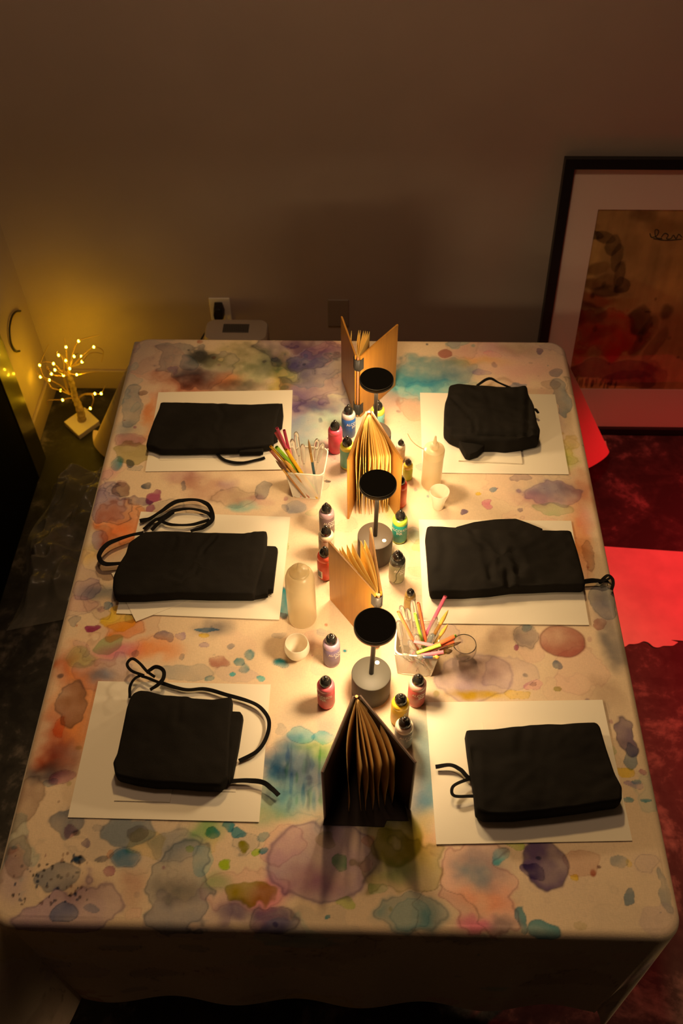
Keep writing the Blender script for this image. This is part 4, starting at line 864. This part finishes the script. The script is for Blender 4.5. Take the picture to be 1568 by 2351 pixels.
# ================================================================== lit tree on the floor, left corner
TY = 2.404
ct = (0, 760, 5.877)
base = at(187, 965, .02)
t = empty('twig_light_tree', (base[0], base[1], .0), 'small bare twig tree with glowing yellow bulbs on a white base, in the left corner', 'light')
org = np.array([base[0], base[1], 0.])
Q = [np.array(at(*cxy(ct, p), .022))[:2]-org[:2] for p in ((862, 1222), (1060, 1412), (1340, 1210))]; Q.append(Q[0]+Q[2]-Q[1])
MB().hexa([(q[0], q[1], 0) for q in Q]+[(q[0], q[1], .022) for q in Q]).build('base', mat('white_base', (.75, .66, .48), .5), t, bevel=.002)
bark_m = mat('pale_bark', (.42, .31, .17), .85, var=.45, vscale=60, bump=.8, bscale=160)
T3 = lambda p, dy=0: np.array(aty(*cxy(ct, p), TY+dy))-org
tr = catmull([np.array([T3((1115, 1230))[0], 0, .02]), T3((1090, 1100)), T3((1050, 980)), T3((1010, 880)), T3((985, 760)), T3((955, 650)), T3((930, 560))], 6)
MB().tube(tr, [.0155-.008*i/(len(tr)-1)+.0014*math.sin(i*1.7) for i in range(len(tr))], 12).build('trunk', bark_m, t, smooth=60)
twig_m = mat('brown_twig', (.42, .27, .11), .6)
bulb_m = mat('led_bulb', (1, .8, .4), .4, emit=(1, .54, .012), estr=125)
brs = [[(930, 560), (920, 450), (900, 330), (890, 215), (865, 90)], [(940, 500), (960, 400), (990, 270), (1060, 135), (1200, 85), (1350, 50)], [(980, 470), (1040, 410), (1110, 340), (1200, 260), (1265, 220), (1350, 235), (1395, 290), (1370, 420)],
       [(950, 480), (1030, 460), (1105, 415), (1180, 320), (1280, 290), (1390, 310)], [(930, 570), (1040, 590), (1200, 560), (1340, 545)], [(950, 850), (820, 740), (670, 660), (590, 620), (550, 520), (535, 455), (600, 300), (660, 175)],
       [(940, 850), (818, 800), (700, 770), (650, 690), (560, 610), (545, 618), (480, 540), (455, 440)], [(930, 570), (830, 540), (780, 490), (722, 440), (640, 415), (570, 425)], [(920, 600), (830, 570), (740, 524), (640, 520), (620, 450)], [(925, 600), (790, 605), (693, 577), (640, 480)],
       [(930, 840), (880, 690), (855, 597), (870, 450), (830, 330), (790, 325), (765, 290), (800, 260)], [(930, 560), (905, 470), (888, 400), (860, 330)], [(935, 560), (940, 505), (1000, 340), (1060, 300)], [(1050, 905), (950, 905), (845, 930), (740, 930), (640, 945), (650, 1020)],
       [(1060, 900), (1150, 850), (1280, 845), (1365, 843), (1420, 740)], [(1150, 850), (1240, 860), (1260, 940), (1218, 1043), (1130, 1060)]]
dys = [.0, .05, .02, -.05, -.03, -.02, .04, .03, -.06, -.05, -.03, .05, -.08, -.03, -.01, -.05]
for k, (bl, dy) in enumerate(zip(brs, dys)):
    n = len(bl); pts = catmull([T3(p, dy*min(1, i/2)) for i, p in enumerate(bl)], 6); m_ = len(pts)
    MB().tube(pts, [.0036-.0027*i/(m_-1) for i in range(m_)], 7).build('branch', twig_m, t, smooth=60)
for (x, y, dy) in ((890, 215, 0), (1060, 135, .05), (1265, 215, .02), (1097, 343, .02), (1105, 415, -.05), (1035, 588, -.03), (667, 660, -.02), (535, 460, -.02), (545, 618, .04), (818, 800, .04), (722, 440, .03), (740, 524, -.06), (693, 577, -.05), (855, 597, -.03), (790, 325, -.03), (888, 400, .05), (940, 505, -.08), (1000, 340, -.08), (845, 930, -.03), (1280, 845, -.01), (1365, 843, -.01), (1218, 1043, -.05)):
    q = T3((x, y), dy)
    MB().lathe([(0, -.0045), (.0026, -.0036), (.0034, -.001), (.003, .002), (.0015, .0042), (0, .0048)], 12, q).build('led_bulb', bulb_m, t, smooth=70)

# ================================================================== black cabinet, cord loop, plastic sheet (left)
cab_m = mat('black_lacquer', (.012, .011, .010), .28, spec=.5, coat=.3)
t = empty('black_cabinet', (-1.155, 2.03, 0), 'tall black cabinet standing against the left wall', 'cabinet')
MB().box(-.028, .022, -.60, .098, 0, 1.15).build('body', mat('black_fabric_panel', (.004, .004, .004), .95, spec=.05), t, bevel=.003)
MB().box(-.028, .024, .100, .205, 0, 1.16).build('end_panel', cab_m, t, bevel=.003)
L = [at(x, y, 0) for x, y in ()]
def atx(px, py, X): d = ray(px, py); return CAM+d*((X-CAM[0])/d[0])
pts = [atx(x, y, XL+.006) for x, y in ((47, 714), (36, 716), (27, 728), (22, 752), (23, 775), (27, 792), (36, 806), (45, 806))]
o = MB().tube(catmull(pts, 6), .0035, 8).build('hanging_cord', mat('black_cord', (.02, .017, .012), .5), smooth=60); tag(o, 'dark curved cord hanging on the left wall beside the light tree', 'cord')

# crumpled clear plastic sheet
nxp, nyp = 110, 150
u, v = np.meshgrid(np.linspace(0, 1, nxp), np.linspace(0, 1, nyp))
wx = XL+.10+.385*u+.02*np.sin(v*9); wy = 1.60+.70*v-.22*(1-u)*v**2-.10*(1-u)*(1-v)
h1 = vnoise(u.shape, (5, 4), 61, 3); h2 = np.abs(vnoise(u.shape, (7, 5), 62, 2))
fade = np.clip(np.minimum(np.minimum(u, 1-u), np.minimum(v, 1-v))*8, 0, 1)
wz = .006+fade*(.045+.05*h1+.055*(.5-h2)+.03*np.exp(-((v-.8)/.15)**2)); wz = np.clip(wz, .004, .4)
pm = bpy.data.materials.new('clear_polythene'); pm.use_nodes = True; nt = pm.node_tree; nt.nodes.remove(nt.nodes['Principled BSDF'])
gl = nt.nodes.new('ShaderNodeBsdfGlossy'); gl.inputs['Roughness'].default_value = .28; gl.inputs['Color'].default_value = (.9, .88, .8, 1)
tp = nt.nodes.new('ShaderNodeBsdfTransparent'); tp.inputs['Color'].default_value = (.92, .91, .88, 1)
df = nt.nodes.new('ShaderNodeBsdfDiffuse'); df.inputs['Color'].default_value = (.5, .47, .38, 1)
fr = front_fresnel(nt, 1.4)
m1 = nt.nodes.new('ShaderNodeMixShader'); m1.inputs[0].default_value = .28; nt.links.new(tp.outputs[0], m1.inputs[1]); nt.links.new(df.outputs[0], m1.inputs[2])
m2 = nt.nodes.new('ShaderNodeMixShader'); nt.links.new(fr.outputs[0], m2.inputs[0]); nt.links.new(m1.outputs[0], m2.inputs[1]); nt.links.new(gl.outputs[0], m2.inputs[2]); nt.links.new(m2.outputs[0], nt.nodes['Material Output'].inputs['Surface'])
o = grid_obj('plastic_sheet', np.stack([wx, wy, wz], -1), None, pm, 'x')
tag(o, 'crumpled clear plastic sheet on the floor left of the table', 'plastic sheet')

# ================================================================== wall fittings
plate_m = mat('plate_white', (.94, .86, .72), .4); wplate_m = mat('plate_beige', (.36, .285, .215), .45)
def plate(cx, cz, m, name, label, cat):
    t = empty(name, (cx, YW, cz), label, cat)
    MB().box(-.037, .037, -.006, 0, -.058, .058).build('plate', m, t, bevel=.003, seg=3)
    return t
oc = (aty(480, 681, YW)+aty(533, 745, YW))/2
t = plate(oc[0], oc[2], plate_m, 'wall_outlet', 'white wall outlet with a black plug in it', 'outlet')
for dz in (.022, -.022):
    q = MB().box(-.017, .017, -.0075, -.006, dz-.014, dz+.014).build('socket', mat('socket_white', (.90, .80, .64), .45), t, bevel=.004)
    for sx in (-.006, .006): MB().box(sx-.0012, sx+.0012, -.0079, -.0074, dz-.004, dz+.006).build('slot', mat('slot_dark', (.03, .025, .02), .7), q)
t = empty('power_plug', (oc[0]-.003, YW-.0082, oc[2]+.015), 'black plug and cord in the white wall outlet', 'plug')
MB().add([(-.014, 0, .030), (.014, 0, .030), (.020, 0, .0), (.017, 0, -.026), (.006, 0, -.034), (-.010, 0, -.034), (-.019, 0, -.020), (-.020, 0, .0),
          (-.011, -.036, .024), (.011, -.036, .024), (.016, -.040, .0), (.013, -.038, -.022), (.005, -.032, -.030), (-.008, -.032, -.030), (-.015, -.038, -.018), (-.016, -.040, .0)],
         [tuple(range(8)), tuple(reversed(range(8, 16)))]+[(i, (i+1) % 8, (i+1) % 8+8, i+8) for i in range(8)]).build('plug_body', mat('plug_black', (.012, .011, .010), .5), t, bevel=.003, smooth=40)
po = np.array([oc[0]-.003, YW-.0082, oc[2]+.015])
cp_ = [po+[-.002, -.018, -.03]]+[np.array(aty(x, y, Y)) for x, y, Y in ((499, 733, YW-.03), (495, 743, YW-.04), (480, 756, YW-.06), (470, 766, YW-.09), (461, 781, YW-.12), (450, 800, YW-.14), (445, 830, YW-.13))]
MB().tube(catmull([p_-po for p_ in cp_], 6), .0032, 8).build('cord', mat('black_cord', (.02, .017, .012), .5), t, smooth=60)
sc_ = (aty(752, 686, YW)+aty(801, 748, YW))/2
t = plate(sc_[0], sc_[2], wplate_m, 'blank_wall_plate', 'blank wall plate painted like the wall, behind the far notebook', 'wall plate')
for dz in (.042, -.042): MB().lathe([(.0028, 0), (.0026, .0012), (0, .0014)], 14).build('screw', wplate_m, t).matrix_local = Matrix.Translation((0, -.006, dz)) @ Matrix.Rotation(PI/2, 4, 'X')

# white appliance behind the table
ax0, ax1 = at(466, 779, .405)[0], at(613, 779, .405)[0]
t = empty('appliance', ((ax0+ax1)/2, 2.455, 0), 'pale rounded appliance with a grey slotted top, behind the table below the outlet', 'appliance')
w = (ax1-ax0)/2
wm = mat('appliance_white', (.58, .48, .36), .45)
body = MB()
out_ = []
for z, s in ((.0, .97), (.02, 1), (.385, 1), (.400, .99), (.408, .96), (.410, .92)):
    L = []
    for sx, sy, a0 in ((1, 1, 0), (-1, 1, PI/2), (-1, -1, PI), (1, -1, 1.5*PI)):
        for k in range(8): a = a0+PI/2*k/7; rc = .03; L.append((sx*(w*s-rc)+rc*math.cos(a), sy*(.055*s-rc)+rc*math.sin(a), z))
    out_.append(L)
n = 32; body.v = [q for L in out_ for q in L]; body.f = [(k*n+i, k*n+(i+1) % n, (k+1)*n+(i+1) % n, (k+1)*n+i) for k in range(5) for i in range(n)]+[tuple(reversed(range(n))), tuple(5*n+i for i in range(n))]
body.build('housing', wm, t, smooth=40)
gr = MB().box(-w*.42, w*.40, -.018, .026, .4095, .4125).build('grille', mat('grille_grey', (.13, .115, .095), .5), t, bevel=.001)
mb = MB()
for k in range(14): mb.box(-w*.40+w*.8*k/14, -w*.40+w*.8*k/14+.003, -.014, .022, .4124, .4135)
mb.build('grille_fins', mat('grille_dark', (.07, .06, .05), .5), gr)

# ================================================================== framed picture leaning on the wall (right)
FB = np.array([.60, 2.403, 0.]); FT_y = YW-.012
top = np.array(aty(1287, 357, YW-.02))
hgt = math.hypot(top[2], FT_y-FB[1]); ang = math.asin((FT_y-FB[1])/hgt)
ux = np.array([1., 0, 0]); uz = np.array([0, math.sin(ang), math.cos(ang)]); un = np.cross(ux, uz)      # un points to the camera
# left edge: bottom corner from the photo's left edge line
def plane_hit(px, py, off=0.0):
    o = FB+un*off; d = ray(px, py); s = ((o-CAM)@un)/(d@un); X = CAM+d*s-FB; return X@ux, X@uz
a_l, b_t = plane_hit(1289, 358); a_l2, _ = plane_hit(1240, 780)
xl = (a_l+a_l2)/2; H_ = b_t; Wd = .92
t = empty('framed_picture', FB, 'large black framed abstract painting with a wide mat, leaning on the back wall', 'picture')
def fslab(x0, x1, z0, z1, n0, n1):
    P = []
    for nn in (n0, n1):
        for x, z in ((x0, z0), (x1, z0), (x1, z1), (x0, z1)): P.append(ux*x+uz*z+un*nn)
    return MB().hexa(P)
fb = mat('black_frame', (.010, .009, .009), .4)
fwL = abs(plane_hit(1310, 383)[0]-xl); fw = .030
D0 = 0.0
fr_ = MB()
for a in ((xl, xl+Wd, H_-fw, H_), (xl, xl+Wd, 0, fw*.75), (xl, xl+fw, fw*.75, H_-fw), (xl+Wd-fw, xl+Wd, fw*.75, H_-fw)):
    q = fslab(*a, .0, .030); fr_.add(q.v, q.f)
fr_.build('frame', fb, t)
fslab(xl+.004, xl+Wd-.004, .004, H_-.004, .002, .005).build('backing', mat('backing_board', (.2, .15, .1), .9), t)
mat_m = mat('mat_board', (.88, .72, .60), .9)
pl, pt_ = plane_hit(1354, 481, .012); pl2, pb = plane_hit(1318, 893, .012)
pl = (pl+pl2)/2; pr_ = pl+.56
mm = MB()
for a in ((xl+fw, pl, fw*.75, H_-fw), (pr_, xl+Wd-fw, fw*.75, H_-fw), (pl, pr_, fw*.75, pb), (pl, pr_, pt_, H_-fw)):
    q = fslab(*a, .008, .012); mm.add(q.v, q.f)
mm.build('mat_board', mat_m, t)
na, nb = 260, int(260*(pt_-pb)/(pr_-pl))
A_, B_ = np.meshgrid(np.linspace(pl-.002, pr_+.002, na), np.linspace(pb-.002, pt_+.002, nb))
PN1 = vnoise(A_.shape, (9, 8), 71, 5); PN2 = vnoise(A_.shape, (9, 8), 72, 5); PN3 = vnoise(A_.shape, (3, 26), 73, 4)
PC = np.ones(A_.shape+(3,))*np.array((.50, .30, .10))*(1+.22*PN1[..., None]+.12*PN3[..., None])
def art(px, py, rx, ry, ratio, alpha, soft=.3, rim=.1, warp=.5, rot=0):
    a, b2_ = plane_hit(px, py, .01); a1, _ = plane_hit(px+10, py, .01); _, b1_ = plane_hit(px, py-10, .01)
    paint(PC, A_, B_, PN1, PN2, a, b2_, rx*(a1-a)/10, ry*(b1_-b2_)/10, ratio, alpha, soft, rim, warp, rot)
K = (.16, .10, .07); RDc = (.62, .14, .09); DR = (.22, .07, .05)
art(1350, 590, 45, 60, (1.15, 1.25, 1.1), .6, .3); art(1345, 525, 30, 16, (.5, .45, .35), .7, .3)
for x_, y_, a_, b_, r_ in ((1362, 538, 26, 9, -.3), (1388, 546, 24, 12, -.5), (1405, 566, 18, 22, 0), (1413, 596, 14, 34, 0), (1420, 632, 15, 30, 0), (1428, 655, 18, 16, 0)): art(x_, y_, a_, b_, (.14, .10, .08), .95, .14, .3, .5, r_)
art(1372, 616, 24, 14, (.35, .25, .2), .8, .3); art(1375, 650, 40, 14, (.3, .2, .15), .85, .3); art(1395, 668, 34, 12, K, .8, .3)
art(1355, 690, 60, 20, (.55, .18, .12), .9, .3); art(1340, 722, 50, 30, DR, .95, .25); art(1432, 700, 34, 16, (.7, .45, .3), .6, .4)
art(1400, 768, 84, 52, (.95, .16, .10), .95, .18, .3); art(1365, 790, 90, 42, (.9, .15, .10), .9, .2); art(1375, 770, 40, 12, (.35, .2, .2), .6, .4, rot=.5); art(1475, 735, 26, 30, K, .85, .2); art(1478, 775, 16, 50, K, .75, .25, rot=-.35); art(1502, 800, 18, 44, (.35, .22, .18), .8, .2, rot=-.3)
art(1355, 886, 90, 16, (1.5, 1.3, 1.2), .7, .3); art(1405, 850, 112, 22, DR, .97, .12, .3); art(1445, 872, 62, 22, DR, .95, .12, .3); art(1500, 872, 26, 40, (.45, .24, .15), .8, .2, .4); art(1545, 770, 36, 60, (.5, .3, .2), .5, .5); art(1478, 498, 34, 16, K, .7, .5); art(1530, 520, 40, 18, (.4, .3, .2), .6, .5); art(1545, 640, 36, 50, (1.25, 1.15, .9), .5, .5); art(1532, 718, 14, 18, K, .8, .4)
for k in range(16): art(1320+k*6.2+random.uniform(-3, 3), 880+random.uniform(-4, 8), random.uniform(1.5, 3.5), random.uniform(6, 14), K, .95, .2)
for k in range(10): art(random.uniform(1340, 1560), random.uniform(640, 840), random.uniform(2, 8), random.uniform(2, 8), K, .7, .5)
P_ = FB*0+A_[..., None]*ux+B_[..., None]*uz+un*.0075
grid_obj('painting', P_, PC, attr_mat('painted_paper', 'paint', .7, spec=.3), 'paint', t)
# brushed handwriting near the top of the painting
ink = MB()
for line in ([(1492, 536), (1496, 545), (1508, 541), (1512, 530), (1504, 528), (1506, 545), (1520, 548)], [(1518, 545), (1526, 536), (1534, 540), (1530, 548), (1540, 548), (1546, 540), (1552, 548), (1558, 538), (1566, 545)], [(1500, 548), (1530, 552), (1565, 549)]):
    pts = []
    for x, y in line: a, b2_ = plane_hit(x, y, .0085); pts.append(ux*a+uz*b2_+un*.0085)
    ink.tube(catmull(pts, 5), .0014, 6)
ink.build('brushed_scrawl', mat('scrawl_ink', (.05, .03, .02), .7), t)
gm = bpy.data.materials.new('picture_glass'); gm.use_nodes = True; nt = gm.node_tree; nt.nodes.remove(nt.nodes['Principled BSDF'])
g1 = nt.nodes.new('ShaderNodeBsdfGlossy'); g1.inputs['Roughness'].default_value = .02; t1 = nt.nodes.new('ShaderNodeBsdfTransparent'); f1 = front_fresnel(nt, 1.45)
mx = nt.nodes.new('ShaderNodeMixShader'); nt.links.new(f1.outputs[0], mx.inputs[0]); nt.links.new(t1.outputs[0], mx.inputs[1]); nt.links.new(g1.outputs[0], mx.inputs[2]); nt.links.new(mx.outputs[0], nt.nodes['Material Output'].inputs['Surface'])
fslab(xl+fw-.004, xl+Wd-fw+.004, fw*.75-.003, H_-fw+.003, .016, .018).build('glass', gm, t)

# thin flat dark shape under the nearest notebook
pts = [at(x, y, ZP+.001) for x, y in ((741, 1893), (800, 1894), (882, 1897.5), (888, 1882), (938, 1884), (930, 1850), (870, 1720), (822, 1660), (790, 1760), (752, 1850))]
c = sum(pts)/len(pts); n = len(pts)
o = MB().add([(p_[0]-c[0], p_[1]-c[1], 0) for p_ in pts]+[(p_[0]-c[0], p_[1]-c[1], .0008) for p_ in pts], [tuple(range(n)), tuple(range(n, 2*n))]+[(i, (i+1) % n, (i+1) % n+n, i+n) for i in range(n)]).build('dark_patch', mat('dark_patch', (.030, .018, .011), .8, var=.5, vscale=14))
o.location = (c[0], c[1], ZP-.0006); tag(o, 'thin dark patch lying flat under the nearest open notebook', 'card')

# pale sheet on the floor, right
far = [at(1378, 1252, .003)-np.array([.10, -.004, 0]), at(1568, 1268, .003)+np.array([.45, -.03, 0])]
near = [at(1410+(1568-1410)*k/14, 1480+6*math.sin(k*.75+.6)+3*math.sin(k*1.7)-(22 if k < 2 else 0), .003) for k in range(15)]
near = [near[0]-np.array([.14, 0, 0])]+near+[near[-1]+np.array([.42, -.05+.0, 0])]
near = catmull(near, 6); poly = [far[0], far[1]]+list(reversed(near)); nn = len(poly)
mb = MB().add([(p_[0], p_[1], .0005) for p_ in poly]+[(p_[0], p_[1], .003) for p_ in poly], [tuple(range(nn)), tuple(range(nn, 2*nn))]+[(i, (i+1) % nn, (i+1) % nn+nn, i+nn) for i in range(nn)])
o = mb.build('floor_sheet', mat('pale_board', (.58, .46, .42), .75, var=.10, vscale=14)); tag(o, 'pale board on the floor right of the table, glowing red, ragged near edge', 'board')

# ================================================================== light
def light(kind, name, loc, target, energy, col, **kw):
    l = bpy.data.lights.new(name, kind); l.energy = energy; l.color = col
    for k_, v_ in kw.items(): setattr(l, k_, v_)
    o = bpy.data.objects.new(name, l); COL.objects.link(o); o.location = loc
    o.rotation_euler = (Vector(target)-Vector(loc)).to_track_quat('-Z', 'Y').to_euler()
    return o
light('SPOT', 'red_spot', (2.35, 2.05, 1.32), (1.25, 1.60, .0), 270, (1, .008, .022), spot_size=math.radians(62), spot_blend=1.0, shadow_soft_size=.05)
cs = light('SPOT', 'ceiling_spot', (-.05, 2.36, 3.1), (-.03, 1.02, ZT), 100, (1, .63, .26), spot_size=math.radians(52), spot_blend=.6, shadow_soft_size=.09)
cs.scale = (.82, 1.12, 1)
light('POINT', 'room_fill', (-.1, 1.25, 3.25), (0, 0, 0), 32, (1, .65, .40), shadow_soft_size=.15)  # unseen fill light added overhead to brighten the back wall and room
light('SPOT', 'corner_fill', (3.0, .52, 1.5), (.60, .42, .35), 60, (1, .68, .38), spot_size=math.radians(20), spot_blend=.8, shadow_soft_size=.1)  # added narrow fill from the side, brightens the near right cloth corner
w = bpy.data.worlds.new('room'); w.use_nodes = True; S.world = w
w.node_tree.nodes['Background'].inputs[0].default_value = (1, .60, .33, 1); w.node_tree.nodes['Background'].inputs[1].default_value = .010
S.view_settings.view_transform = 'Standard'; S.view_settings.look = 'None'; S.view_settings.gamma = 1; S.view_settings.exposure = 0
S.view_settings.use_curve_mapping = False
